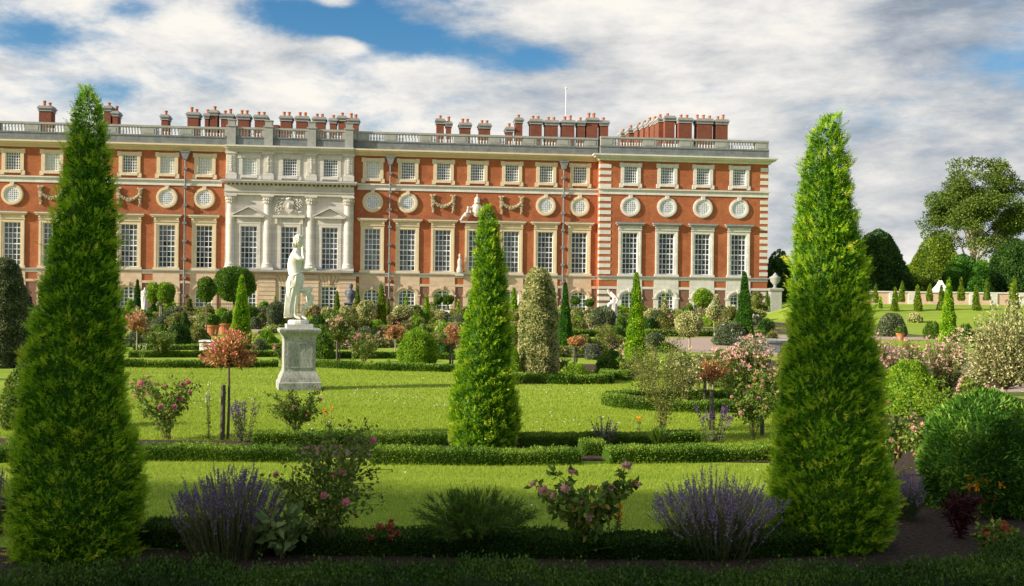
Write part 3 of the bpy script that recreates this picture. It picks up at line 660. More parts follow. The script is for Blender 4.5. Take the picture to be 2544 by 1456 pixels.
# cornice and parapet
def parapet(x0,x1,y,peds,end=True):
    b=MB(); 
    for z0,z1,p in ((16.2,16.36,.2),(16.36,16.5,.35),(16.5,16.66,.62),(16.66,16.82,.8)): b.box(x0-(0 if x0>sA+1 and x0!=sw0 else p),x1+(p if x1==sw1 else 0),y-p,y+.3,z0,z1)
    b.build('cornice',SWHITE if y==DW else SCREAM if y==0 else SCENT,palace)
    b=MB(); b.box(x0,x1,y-.1,y+.5,16.82,17.75); b.box(x0,x1,y-.16,y+.55,17.6,17.76); b.build('parapet',SDARK,palace)
    b=MB(); b.box(x0,x1,y-.12,y+.42,18.5,18.7); b.build('balustrade_rail',SCAP,palace)
    ps=sorted(peds); edges=[x0]+ps+[x1]
    for p in ps:
        if x0<=p<=x1: q=MB(); q.box(p-.72,p+.72,y-.06,y+.4,17.76,18.5); q.box(p-.5,p+.5,y-.085,y-.06,17.9,18.38); q.build('pedestal',SCAP,palace)
    spans=[]; 
    for a,c_ in zip(edges[:-1],edges[1:]):
        a2=a+(.72 if a in ps else 0); c2=c_-(.72 if c_ in ps else 0)
        if c2-a2>.5: spans.append((a2,c2))
    for a,c_ in spans:
        n=max(2,int(round((c_-a)/.3))); q=MB()
        for k in range(n):
            x=a+(k+.5)*(c_-a)/n
            q.lathe([(.1,17.76),(.1,17.82),(.06,17.86),(.105,18.0),(.1,18.08),(.05,18.28),(.06,18.36),(.09,18.42),(.09,18.5)],(x,y+.17,0),7)
        q.build('balusters',SBAL,palace)
def mids(ss): return [(a+c_)/2 for a,c_ in zip(ss[:-1],ss[1:])]
parapet(sA,sc0,0,mids(sL)+[]); parapet(sc0,sc1,DC,[c for c in colS]); parapet(sc1,sw0,0,mids([s for s,_,k in bays if k=='R'])+[sc1+.8,sw0-.75]); parapet(sw0,sw1,DW,mids(sW)+[sw0+.75,sw1-.75])
for s in colS:
    b=MB(); b.box(s-.42,s+.42,DC-.3,DC+.4,16.825,18.72); b.box(s-.5,s+.5,DC-.38,DC+.48,18.72,18.86); b.box(s-.36,s+.36,DC-.25,DC+.38,18.86,19.35); b.box(s-.42,s+.42,DC-.31,DC+.44,19.35,19.46); b.build('pedestal',SCAP,palace)
b=MB()   # right return of the parapet
b.box(sw1-.5,sw1,DW+.5,30,16.7,17.75); b.build('parapet',SDARK,palace)
b=MB(); b.box(sw1-.42,sw1+.02,DW+.43,30,18.5,18.7); b.build('balustrade_rail',SCAP,palace)
q=MB()
for k in range(60): q.lathe([(.1,17.76),(.06,17.86),(.105,18.0),(.05,18.28),(.09,18.5)],(sw1-.22,DW+.9+k*.45,0),6)
q.build('balusters',SBAL,palace)
b=MB(); b.box(sA,sw1-.6,.55,40,16.2,16.5); b.build('roof',LEAD,palace)
b=MB(); b.prism([(S(1290),16.5),(S(1450),16.5),(S(1450)-1,18.6),(S(1290)+1,18.6)],6,12); b.prism([(S(1640),16.5),(S(1820),16.5),(S(1800),18.75),(S(1660),18.75)],4,9); b.build('roof',LEAD,palace)
# quoins
for s0,y in ((sw0,DW),(sw1,DW)):
    z=.25
    while z<16:
        if not(3.6<z+.2<4.3 or 12.35<z<13.35 or 2.6<z<3.1):
            x0,x1=(s0-.03,s0+1.18) if s0==sw0 else (s0-.85,s0+.03)
            b=MB(); b.box(x0,x1,y-.04,y+.55,z,z+.4); b.build('quoin',SWHITE,palace)
        z+=.69
# down pipes
for px in (460,968,1398):
    s=S(px); b=MB(); b.tube([(s,-.3,.0),(s,-.3,15.4)],.085,8); b.prism([(s-.18,15.3),(s+.18,15.3),(s+.42,16.0),(s-.42,16.0)],-.55,-.06); b.box(s-.48,s+.48,-.6,-.02,16.0,16.12)
    for z in (1.5,3.3,5.2,7,8.8,10.6,12.4,14.3): b.box(s-.19,s+.19,-.42,-.0,z,z+.22)
    b.build('drainpipe',PIPEM,palace)
# festoons
STC=surf('carved_stone',(.35,.29,.18),(.5,.42,.28),4,.9,.4,.03)
b=MB()
for sg in (-1,1):
    for k in range(9): b.ball((sg*1.05+random.uniform(-.06,.06),-.12,12.2-k*.2),(.21 if k<6 else .14,.12,.13),6,5,rough=.35)
    for e_ in (-1,1): b.ball((sg*1.05+e_*.18,-.1,12.3),(.16,.1,.1),6,5,rough=.2)
for k in range(13):
    x=-.95+k*1.9/12; b.ball((x,-.14,11.15+.55*(x/.95)**2),(.15,.13,.13+.08*(1-abs(x))),6,5,rough=.35)
fest=None
for px in (128,225,321,1100,1270):
    if fest is None: fest=b.build('festoon',STC,palace); o=fest
    else: o=dupe(fest)
    o.location=(S(px),0,0)
# royal cartouche over the garden door bay
s=S(1184); b=MB()
b.prism([(s-1.7,9.5),(s+1.7,9.5),(s+1.75,9.66),(s-1.75,9.66)],-.5,0)
for sg in (-1,1):
    pts=[(s+sg*(1.7-.13*k),-.28,9.7+.12*k+.25*math.sin(k*.4)) for k in range(9)]; b.tube(pts,[.14]*8+[.2],7)
    b.ball((s+sg*1.15,-.3,10.3),(.3,.2,.26),8,6,rough=.2); b.ball((s+sg*.95,-.3,10.75),(.17,.16,.24),7,6,rough=.2); b.ball((s+sg*.92,-.33,11.05),(.15,.14,.15),7,6,rough=.2); b.tube([(s+sg*1.0,-.3,10.8),(s+sg*.75,-.34,10.9),(s+sg*.6,-.32,11.2)],.06,5)
b.ball((s,-.2,10.85),(.58,.25,.75),12,9); b.ball((s,-.36,10.85),(.4,.18,.55),10,8); b.lathe([(.3,11.55),(.34,11.7),(.26,11.75),(.3,11.95),(.2,12.15),(.06,12.25),(.06,12.5)],(s,-.25,0),10)
b.build('royal_cartouche',SCENT,palace)
for sg in (-1,1):
    b=MB(); x=s+sg*1.75; b.box(x-.4,x+.4,-.6,-.23,4.0,4.35); b.lathe([(.3,4.35),(.34,4.6),(.2,5.0),(.24,5.4),(.2,5.7),(.08,5.85),(.12,6.0),(.13,6.15),(.06,6.28)],(x,-.42,0),9); b.build('carved_figure',SCENT,palace)
# chimneys (measured tops); parts of the palace
def chimney(xl,xr,yt,pots,d=9,mat=CHIM,base=16.3,dp=1.3):
    s0=S(xl,d,yt)+.12; s1=S(xr,d,yt)-.12; zt=Zf((xl+xr)/2,yt,d)
    b=MB(); b.box(s0,s1,d,d+dp,base,zt-.45); o=b.build('chimney_stack',mat,palace)
    b=MB(); b.box(s0-.08,s1+.08,d-.08,d+dp+.08,zt-.62,zt-.5); b.box(s0-.1,s1+.1,d-.1,d+dp+.1,zt-.45,zt-.32); b.box(s0-.18,s1+.18,d-.18,d+dp+.18,zt-.32,zt-.18)
    b.lathe([((s1-s0)/2+.16,zt-.18),((s1-s0)/2-.1,zt-.02)],((s0+s1)/2,d+dp/2,0),4,sq=True) if False else b.box(s0-.08,s1+.08,d-.08,d+dp+.08,zt-.18,zt-.02); b.build('chimney_cap',SCAP,o)
    for k in range(pots):
        x=(s0+s1)/2+(k-(pots-1)/2)*.72*min(1,(s1-s0)/1.6)
        q=MB(); hh=random.choice([.42,.42,.5,.62]); q.lathe([(.17,zt-.03),(.15,zt+hh*.6),(.17,zt+hh*.8),(.2,zt+hh*.82),(.18,zt+hh)],(x,d+dp/2,0),10); q.build('chimney_pot',TERRA,o)
for c_ in [(94,130,262,2),(256,278,262,1),(277,295,275,1),(398,420,284,1),(463,496,278,2),(506,521,281,1),(519,543,273,1),(546,581,282,2),(588,622,283,2),(630,665,285,2),(694,727,287,2),(733,768,288,2),(776,810,290,2),(817,838,293,1),(838,861,287,1),(862,893,293,2),(1082,1106,294,1),(1106,1124,301,1),(1140,1172,304,2),(1188,1221,306,2),(1255,1277,315,1),(1278,1301,292,1),(1315,1349,295,2),(1353,1389,298,2),(1394,1430,298,2),(1433,1455,299,1),(1455,1488,292,2),(1489,1514,299,1)]:
    chimney(*c_)
b=MB(); b.box(S(668,9),S(690,9),9,10,16.4,Zf(680,310,9)); b.build('chimney_stack',CHIM,palace)
for k,(x,w_,yt) in enumerate([(1552,15,327),(1571,16,319),(1592,15,311),(1606,14,306),(1619,14,300),(1632,14,296),(1645,16,291)]):
    chimney(x-w_/2-3,x+w_/2+3,yt-1,1,d=24-k*2.6,base=16.3,dp=1.9)
chimney(1650,1679,287,1,d=7.6,dp=2.2)
for c_ in [(1684,1722,292,2),(1730,1773,294,3),(1777,1811,296,2)]: chimney(*c_,d=7)
b=MB(); p=S(1402,12); b.tube([(p,12,16.4),(p,12,Zf(1402,222,12))],[.09,.05],8); b.ball((p,12,Zf(1402,219,12)),.14,8,6); b.build('flagpole',PAINT,palace)
# ================================================================ plant builders (px, base_y, top_y, width in photo pixels)
def size(px,base,top,w):
    x,y=gp(px,base); k=y/F; return x,y,(w*k)/2,(base-top)*k,y
NOUN={'yew':'yew','yewd':'yew','yewy':'yew'}
def cone(px,base,top,w,kind,label,group=None,name='yew_cone',zb=0,D=None,prof=prof_cone,cat='topiary',dens=1.15,amp=.035,lmin=2.1):
    if D is None: x,y,R,H,D=size(px,base,top,w)
    else: x,y,zz=at(px,base,D); R=w*D/F/2; H=(base-top)*D/F; zb=zz
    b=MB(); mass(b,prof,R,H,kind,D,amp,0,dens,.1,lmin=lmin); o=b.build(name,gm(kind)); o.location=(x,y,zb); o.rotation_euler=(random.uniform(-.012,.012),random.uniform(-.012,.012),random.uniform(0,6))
    return tag(o,label,cat,group)
def mound(px,base,top,w,kind,label,group=None,name='shrub',prof=prof_dome,dens=1.0,amp=.07,fl=None,cat='shrub',airy=False,jit=.2,shrink=.82,lmin=2.1,out=.5,shaggy=0):
    x,y,R,H,D=size(px,base,top,w)
    if shaggy:
        root=empty(name,(x,y,0)); tag(root,label,cat,group); shag(root,R,H,0,kind,D,shaggy,36,fl,up=True); return root
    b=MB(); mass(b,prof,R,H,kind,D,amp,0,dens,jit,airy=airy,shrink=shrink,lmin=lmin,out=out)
    if fl:
        root=empty(name,(x,y,0)); tag(root,label,cat,group); b.build('foliage',gm(kind),root); blooms(root,prof,R,H,0,D,*fl)
        return root
    o=b.build(name,gm(kind)); o.location=(x,y,0); return tag(o,label,cat,group)
def blooms(root,prof,R,H,z0,D,mat,n,r,style='tuft',up=False):
    b=MB(); P,N,t,th=revpts(n,prof,R*1.02,H*1.02,.06,1.,.08); P[:,2]+=z0
    if up: k=(t>.35)|(rng.uniform(0,1,len(t))<.3); P=P[k];N=N[k]
    r=max(r,1.3*pix(D))
    for p,nn in zip(P,N): flower(b,p,nn,r,style)
    return b.build('blossoms',mat,root)
def flower(b,p,nn,r,style='tuft'):
    if style=='tuft': k=9
    else: k=12
    Dd=nrm(rdir(k)*.8+np.array(nn)*(.6 if style=='tuft' else .3)+np.array([0,0,.2])); Pp=np.repeat(np.array([p]),k,0)
    if style=='tuft': leaves(b,Pp,Dd,r*1.5*rng.uniform(.7,1.2,k),r*.4,rng.uniform(0,1,k))
    elif style=='cup': leaves(b,Pp+Dd*r*.1,Dd,r*1.1,r*.95,rng.uniform(0,1,k),.35)
def rose_blossom_mesh(mat,r=.035):
    b=MB(); v=rdir(60); v=v[v[:,2]>-.35][:34]; n=len(v); leaves(b,v*r*.35*np.array([1,1,.7])-np.array([0,0,r*.1]),nrm(v+np.array([0,0,.5])),r*rng.uniform(.5,.75,n),r*.75,rng.uniform(0,1,n),.3); b.ball((0,0,0),(r*.5,r*.5,r*.4),8,6,tone=.2)
    return b.mesh('rose_blossom',mat)
RB={'pink':rose_blossom_mesh(PINK),'pale':rose_blossom_mesh(PALEP)}
def bush(px,base,top,w,kind,label,nst=9,leaf=None,nl=900,fl=None,group=None,name='rose_bush',cat='rose bush',near=False,spread=1.,stemr=.006,stemmat=None,twigs=5,openness=.35):
    """stems fanning from the base, twigs, leaves on twigs, flowers at tips"""
    x,y,R,H,D=size(px,base,top,w); root=empty(name,(x,y,0)); tag(root,label,cat,group)
    st=MB(); lf=MB(); tips=[]; LP=[];LD=[]
    for i in range(nst):
        a=2*PI*i/nst+random.uniform(-.4,.4); rr=R*random.uniform(.35,1)*spread; hh=H*random.uniform(.62,1.0)*(1-.25*(rr/R)**2)
        p0=np.array([random.uniform(-.1,.1)*R,random.uniform(-.1,.1)*R,0]); p3=np.array([rr*math.cos(a),rr*math.sin(a),hh]); mid=np.array([rr*.35*math.cos(a),rr*.35*math.sin(a),hh*.6])
        ts=np.linspace(0,1,8); pts=np.array([(1-t)**2*p0+2*t*(1-t)*mid+t*t*p3+np.array([random.uniform(-1,1),random.uniform(-1,1),0])*.02*H*t for t in ts])
        st.tube(pts,np.linspace(max(stemr,.35*pix(D)),max(stemr*.4,.2*pix(D)),8),5); tips.append((pts[-1],pts[-1]-pts[-2]))
        for _ in range(int(nl*1.7/nst*.35)):
            t=random.uniform(openness,1); q=np.array([np.interp(t,ts,pts[:,k]) for k in range(3)]); LP.append(q+rng.normal(0,.03*H,3)); LD.append(rng.normal(0,1,3)+[0,0,.3])
        for _ in range(twigs):
            t=random.uniform(.3,.95); q=np.array([np.interp(t,ts,pts[:,k]) for k in range(3)]); d=np.array([math.cos(a),math.sin(a),.9])+rng.normal(0,.8,3); d[2]=abs(d[2]); d/=np.linalg.norm(d); L_=random.uniform(.14,.34)*H
            e=q+d*L_; e[2]=min(e[2],H*1.02); m=(q+e)/2+[0,0,.03*H]; st.tube([q,m,e],[max(stemr*.5,.2*pix(D)),max(stemr*.4,.18*pix(D)),max(stemr*.25,.15*pix(D))],4); tips.append((e,d))
            for _ in range(int(nl*1.7/nst/twigs*.65)):
                f=random.uniform(.15,1.05); LP.append(q+(e-q)*f+rng.normal(0,.018*H,3)); LD.append(rng.normal(0,1,3)+[0,0,.2])
    LP=np.array(LP); LD=nrm(np.array(LD)); L0,asp=LEAF[kind]; L_=leaf or max(L0,1.9*pix(D)); n=len(LP); LP[:,2]=np.maximum(LP[:,2],.03)
    leaves(lf,LP,LD,L_*rng.uniform(.6,1.25,n),L_*asp*rng.uniform(.8,1.2,n),np.clip(.5+rng.normal(0,.25,n),0,1),.12)
    st.build('stems',stemmat or STEM,root); lf.build('foliage',gm(kind),root)
    if fl:
        key,nf,r=fl; random.shuffle(tips)
        if near:
            for q,d in tips[:nf]:
                o=bpy.data.objects.new('blossom',RB[key]); C.objects.link(o); o.parent=root; o.location=q; s_=r/.035*random.uniform(.5,.95); o.scale=(s_,)*3
                dd=Vector(d)+Vector((0,-.5,0.1)); o.rotation_euler=dd.to_track_quat('Z','Y').to_euler()
        else:
            b=MB(); 
            for q,d in (tips*6)[:nf]: flower(b,q+rng.normal(0,.02*H,3) if nf>len(tips) else q,np.array([0,-.3,.8]),max(r,1.2*pix(D)),'cup')
            b.build('blossoms',{'pink':PINK,'pale':PALEP,'red':RED,'purple':PURP,'white':WHT,'orange':ORNG,'cream':CREAM,'rust':RUST}[key],root)
    return root
def standard(px,base,top,w,split,kind,label,group=None,prof=prof_ball,dens=1.,fl=None,stake=None,name='standard_tree',cat='topiary',amp=.05,lean=0,tr=.018,airy=False,jit=.16,heads=None,mat=None,trunks=1,branchy=False,shaggy=0,shup=False):
    """ball-headed plant on a bare stem; split = pixel row of the underside of the head"""
    x,y,R,H,D=size(px,base,top,w); k=D/F; z0=(base-split)*k; hc=(split-top)*k
    root=empty(name,(x,y,0)); tag(root,label,cat,group)
    t=MB(); rr=max(tr,.6*pix(D))
    for j in range(trunks):
        dx=(j-(trunks-1)/2)*.12; t.tube([(dx,0,0),(dx*.8+lean*.3+.01,0,z0*.5),(dx*.4+lean,0,z0+hc*.35)],[rr*1.15,rr,rr*.8],7)
    if branchy:
        for j in range(9):
            a=2*PI*j/9; t.tube([(lean,0,z0*.96),(lean+R*.5*math.cos(a),R*.5*math.sin(a),z0+hc*.12),(lean+R*.85*math.cos(a),R*.85*math.sin(a),z0+hc*random.uniform(.25,.7))],[rr*.5,rr*.35,rr*.2],4)
    t.build('trunk',mat or BARK,root)
    if shaggy: shag(root,R,hc,z0,kind,D,shaggy,24,fl,up=shup); fl=None; heads=[]
    for (ox,sc_) in (heads if heads is not None else [(0,1)]):
        b=MB(); mass(b,prof,R*sc_,hc,kind,D,amp,z0,dens,jit,airy=airy); o=b.build('crown',gm(kind),root); o.location=(ox*k+lean,0,0)
    if stake: b=MB(); b.tube([(-.055,-.03,0),(-.05,-.03,stake*k)],max(.028,.5*pix(D)),8); b.lathe([(.034,stake*k*.84),(.034,stake*k*.87)],(-.05,-.03,0),8); b.build('stake',STAKE,root)
    if fl: blooms(root,prof,R,hc,z0,D,*fl)
    return root
def shag(root,R,hc,z0,kind,D,ntw=90,lpt=16,fl=None,up=False,leaf=None):
    st=MB(); lf=MB(); fb=MB(); LP=[];LD=[]; c=np.array([0,0,z0+hc*.42]); p0=np.array([0,0,z0+hc*.03]); tips=[]
    V=rdir(ntw); V[:,2]=np.where(V[:,2]<-.45,-V[:,2],V[:,2])
    big=1+.16*np.sin(V[:,0]*4+random.uniform(0,6))+.12*np.sin(V[:,1]*5+V[:,2]*4)
    for v,bg_ in zip(V,big):
        k=random.uniform(.5,1.12)*bg_; e=c+v*np.array([R,R,hc*.56])*k; e[2]=min(e[2],z0+hc*1.03); m=(p0+e)/2+np.array([v[0]*.12*R,v[1]*.12*R,-.02*hc]); st.tube([p0,m,e],[max(.004,.25*pix(D)),max(.003,.2*pix(D)),max(.0015,.14*pix(D))],3,cap=False); tips.append((e,v))
        for _ in range(lpt): f=random.uniform(.35,1.03); q=(1-f)**2*p0+2*f*(1-f)*m+f*f*e; LP.append(q+rng.normal(0,.05*R,3)); LD.append(v+rng.normal(0,.6,3)+[0,0,.3])
    LP=np.array(LP); n=len(LP); L0,asp=LEAF[kind]; L_=leaf or max(L0,2.2*pix(D)); leaves(lf,LP,nrm(np.array(LD)),L_*rng.uniform(.7,1.3,n),L_*max(asp,.38),np.clip(.5+rng.normal(0,.25,n),0,1),.1)
    st.build('branches',BARK,root); lf.build('crown',gm(kind),root)
    if fl:
        mat,nf,r,style=fl[:4]; r=max(r,1.3*pix(D)); tt=[q for q in tips if (not up or q[0][2]>z0+hc*.4)]; random.shuffle(tt)
        for q,v in (tt*4)[:nf]: flower(fb,q+rng.normal(0,r*.5,3),v*.6+np.array([0,-.1,.7]),r,style)
        fb.build('blossoms',mat,root)
def lavender(px,base,top,w,label,n=260,ns=14,group=None,flat=.55,kind='lav',mat=LAVP,name='lavender_bush',cat='lavender'):
    x,y,R,H,D=size(px,base,top,w); root=empty(name,(x,y,0)); tag(root,label,cat,group); st=MB(); fs=MB(); lf=MB()
    LP=[];LD=[]
    for i in range(n):
        a=random.uniform(0,2*PI); q=math.sqrt(random.random()); rr=R*q; hh=H*(1-.34*q*q)*random.uniform(.6,1.0); bs_=random.uniform(.3,.62)
        p0=np.array([bs_*rr*math.cos(a),bs_*rr*math.sin(a),0]); p2=np.array([rr*math.cos(a),rr*math.sin(a)*.85,hh])+rng.normal(0,.05*R,3); mid=np.array([(bs_+.25)*rr*math.cos(a),(bs_+.25)*rr*math.sin(a),hh*.55])+rng.normal(0,.03*R,3)
        ts=(0,.3,.6,.85,1); pts=np.array([(1-t)**2*p0+2*t*(1-t)*mid+t*t*p2 for t in ts]); sr=max(.0014,.16*pix(D)); st.tube(pts,[sr*1.3,sr*1.2,sr,sr*.8,sr*.6],3,cap=False)
        d=pts[-1]-pts[-3]; d/=np.linalg.norm(d); sl_=random.uniform(.05,.1)
        k=ns; f=np.linspace(0,1,k)+rng.uniform(-.04,.04,k); P=pts[-1]-d*sl_*(1-f)[:,None]*1.0; Dd=nrm(rdir(k)*.8+d*.6)
        fat=1-.45*f; fat[f<.25]*=.85
        leaves(fs,P,Dd,.016*fat+.15*pix(D),.010*fat+.1*pix(D),np.clip(rng.normal(.5,.3,k),0,1))
        if random.random()<.5:
            P=np.repeat(pts[-1:]-d*(sl_+random.uniform(.015,.03)),4,0); leaves(fs,P,rdir(4),.014,.01,rng.uniform(0,1,4))
        for _ in range(14): 
            t=random.uniform(.03,.5)**1.0; LP.append((1-t)**2*p0+2*t*(1-t)*mid+t*t*p2); LD.append(np.array([math.cos(a)*q*.6,math.sin(a)*q*.6,1.1])+rng.normal(0,.35,3))
    LP=np.array(LP); leaves(lf,LP,np.array(LD),rng.uniform(.035,.07,len(LP)),.0045,np.clip(rng.normal(.4,.2,len(LP)),0,1))
    st.build('stems',STEM,root); lf.build('foliage',gm(kind),root); fs.build('flower_spikes',mat,root); return root
def hedge(pts,h,wd,label,D=8,dens=1.0,closed=False,group=None,kind='box'):
    """low clipped box hedge along ground points"""
    P=np.array(pts,float); 
    if closed: P=np.vstack([P,P[:1]])
    seg=np.linalg.norm(np.diff(P,axis=0),axis=1); L=seg.sum(); cs=np.concatenate([[0],np.cumsum(seg)])
    f=lambda s:np.stack([np.interp(s,cs,P[:,0]),np.interp(s,cs,P[:,1])],-1)
    b=MB(); m=max(4,int(L/.25)); s=np.linspace(0,L,m+1); Q=f(s); T=np.gradient(Q,axis=0); T/=np.linalg.norm(T,axis=1)[:,None]; Nn=np.stack([-T[:,1],T[:,0]],1)
    hv=h*(1+.07*np.sin(s*3.1)+.06*np.sin(s*7.7)); V=[]
    for q,n_,hh in zip(Q,Nn,hv):
        for (a,z) in ((-.46,0),(-.47,.8),(-.36,.93),(.36,.93),(.47,.8),(.46,0)): V.append((q[0]+n_[0]*wd*a,q[1]+n_[1]*wd*a,hh*z))
    Fq=[(i*6+j,i*6+j+1,(i+1)*6+j+1,(i+1)*6+j) for i in range(m) for j in range(5)]
    b.add(V,[np.array(Fq),np.array([[0,1,2,3,4,5]]),np.array([[m*6+j for j in (5,4,3,2,1,0)]])],.2)
    Lf=max(.02,1.9*pix(D)); W=Lf*.6; n=int(min(90000,dens*2.6*L*(2*h+wd)/(Lf*W*.5)))
    s=rng.uniform(0,L,n); q=f(s); i=np.clip(np.searchsorted(cs,s)-1,0,len(seg)-1); t=(P[i+1]-P[i])/seg[i][:,None]; nn=np.stack([-t[:,1],t[:,0]],1)
    per=rng.uniform(0,2*h+wd,n); hh=h*(1+.07*np.sin(s*3.1)+.06*np.sin(s*7.7)+.04*np.sin(s*23)+.03*np.sin(s*41))
    sd_=np.where(per<h,-1.,np.where(per>h+wd,1.,0)); off=np.where(sd_==0,(per-h)/wd-.5,sd_*.5)+rng.normal(0,.025,n); z=np.where(sd_<0,per,np.where(sd_>0,per-h-wd,h))/h
    z=z*hh+np.abs(rng.normal(0,.11,n))*h*(sd_==0)
    Pp=np.stack([q[:,0]+nn[:,0]*off*wd,q[:,1]+nn[:,1]*off*wd,z],1)
    outd=np.stack([nn[:,0]*sd_,nn[:,1]*sd_,(sd_==0)*1.+.25],1); Dd=nrm(outd+rdir(n)*.8)
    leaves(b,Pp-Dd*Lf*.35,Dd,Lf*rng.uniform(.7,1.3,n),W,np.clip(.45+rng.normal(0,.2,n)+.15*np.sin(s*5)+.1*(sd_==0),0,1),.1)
    o=b.build('box_hedge',gm(kind)); return tag(o,label,'hedge',group)
def strap(px,base,top,w,kind,label,n=40,wid=.02,group=None,name='leafy_plant',cat='plant',bend=.35,mat=None):
    x,y,R,H,D=size(px,base,top,w); b=MB(); wid=max(wid,.8*pix(D))
    for i in range(n):
        a=random.uniform(0,2*PI); q=random.uniform(.15,1); L_=H*random.uniform(.7,1.05); ts=np.linspace(0,1,6); r=R*q
        c=np.array([[r*t**1.2*math.cos(a),r*t**1.2*math.sin(a),L_*(t-bend*q*t*t)] for t in ts]); sd_=np.array([-math.sin(a+.4),math.cos(a+.4),0])
        ww=wid*np.array([.5,.9,1,.85,.5,.05]); V=np.concatenate([c-sd_*ww[:,None]/2,c+sd_*ww[:,None]/2]); Fq=[(j,j+1,j+7,j+6) for j in range(5)]
        b.add(V,np.array(Fq),random.gauss(.5,.22))
    o=b.build(name,mat or gm(kind)); o.location=(x,y,0); return tag(o,label,cat,group)
def spires(px,base,top,w,label,n,mat,kind='lav',group=None,name='sage_plant',cat='flower',fr=.02,head=.25):
    x,y,R,H,D=size(px,base,top,w); root=empty(name,(x,y,0)); tag(root,label,cat,group); st=MB(); lf=MB(); fs=MB()
    for i in range(n):
        a=random.uniform(0,2*PI); q=math.sqrt(random.random())*R; h=H*random.uniform(.65,1); p0=np.array([q*.4*math.cos(a),q*.4*math.sin(a),0]); p1=np.array([q*math.cos(a),q*math.sin(a),h])
        m=(p0+p1)/2+[0,0,.04]; st.tube([p0,m,p1],max(.003,.25*pix(D)),4,cap=False)
        k=26; t=rng.uniform(.02,.8,k); P=p0+(p1-p0)*t[:,None]; L_=max(.045,1.8*pix(D)); leaves(lf,P,nrm(rdir(k)+np.array([0,0,.3])),L_*(1.2-.6*t),L_*.3,np.clip(rng.normal(.5,.25,k),0,1),.1)
        k=int(14+head*30); t=rng.uniform(1-head,1.03,k); P=p0+(p1-p0)*t[:,None]+rng.normal(0,fr*.35,(k,3)); r=max(fr,1.1*pix(D)); leaves(fs,P,rdir(k),r,r*.8,rng.uniform(0,1,k),.2)
    st.build('stems',STEM,root); lf.build('foliage',gm(kind),root); fs.build('flower_spikes',mat,root); return root
# ---------------------------------------------------------------- three near yews
def bigyew(px,base,top,wp,n,label,**kw):
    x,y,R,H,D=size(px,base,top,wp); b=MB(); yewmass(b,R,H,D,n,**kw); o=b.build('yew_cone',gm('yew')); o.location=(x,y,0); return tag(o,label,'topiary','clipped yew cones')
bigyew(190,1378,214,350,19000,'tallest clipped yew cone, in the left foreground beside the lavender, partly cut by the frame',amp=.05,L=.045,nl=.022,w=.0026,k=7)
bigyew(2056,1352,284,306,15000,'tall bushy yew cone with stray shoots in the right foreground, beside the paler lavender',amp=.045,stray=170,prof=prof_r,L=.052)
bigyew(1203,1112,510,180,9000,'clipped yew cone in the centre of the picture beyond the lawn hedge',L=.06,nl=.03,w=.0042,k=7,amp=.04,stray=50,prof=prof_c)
# off to the left, only their shadows reach the picture
for x,y,h in ((-12.2,9.6,2.8),(-13.5,13.4,3.0),(-15.,17.8,2.8),(-18,22.5,3.)):
    b=MB(); mass(b,prof_cone,.5,h,'yew',30,.04); o=b.build('yew_cone',gm('yew')); o.location=(x,y,0); tag(o,'yew cone of the row continuing left beyond the picture, one of four out of view','topiary','yew cones beyond the left edge')
CG='clipped yew cones'
cone(598,863,684,54,'yew','slender bright yew cone in front of the terracotta pots, left of the statue',CG,amp=.04)
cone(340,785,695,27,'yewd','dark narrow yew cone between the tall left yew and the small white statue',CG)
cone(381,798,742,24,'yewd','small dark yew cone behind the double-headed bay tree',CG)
cone(432,776,745,11,'yew','tiny light yew cone right of the double-headed bay tree, near the palace',CG)
cone(684,778,736,10,'yew','tiny yew cone just left of the statue, tip against the tan stone',CG)
cone(837,797,723,18,'yewy','small yew cone directly right of the statue, before the french window',CG)
cone(886.5,793,708,19,'yewy','slim olive yew cone beside the dark lead bust',CG)
cone(947,822,706,31,'yewy','mid-sized yew cone in front of the arched window, left of a slimmer one',CG)
cone(963,806,742,15,'yewy','slim yew cone tucked behind the right side of a larger cone, at the drainpipe foot',CG)
cone(1008,790,733,13,'yew','little yew cone in front of the second arched window right of the centrepiece',CG)
cone(1059.5,810,732,20,'yew','yew cone between two arched windows, left of the dark double-headed standard',CG)
cone(1137.5,793,745,12,'yew','little yew cone just left of the central yew, right of the double-headed standard',CG)
cone(1276,804,716,26,'yew','bright yew cone right of the central yew, left of the variegated holly column',CG)
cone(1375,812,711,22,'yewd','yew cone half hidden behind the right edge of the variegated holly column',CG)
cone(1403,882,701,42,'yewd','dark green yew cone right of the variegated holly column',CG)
cone(1578.5,900,677,58,'yew','bright yew cone right of the small leaning statue, behind the airy rose',CG,amp=.04)
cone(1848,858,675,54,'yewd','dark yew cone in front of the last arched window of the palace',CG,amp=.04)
cone(1701,782,747,11,'yewy','thin yellowish yew cone, left of a pair before the brick pier',CG)
cone(1711,784,731,15,'yew','taller green yew cone, right of a pair before the brick pier',CG)
cone(1731,782,758,9,'yewy','tiny yew cone under the bright mop-headed bay',CG)
cone(1796,792,762,10,'yewd','tiny dark yew cone between the variegated column and the last window',CG)
cone(1816.5,786,736,13,'yewy','small yew cone at the left foot of the dark cone by the last arched window',CG)
cone(2187,800,736,17,'yew','small yew cone behind the grey potted dome, right of the large right yew',CG)
cone(2358,852,691,44,'yew','largest yew cone on the right lawn, standing before the white tent',CG,amp=.04)
BG='yew cones on the grass bank'
def bankD(py,px):   # distance at which the bank surface is met
    for D in np.arange(70,140,.25):
        X,Y,z=at(px,py,D)
        if z<=bankz(X,Y)+.01: return D
    return 97.
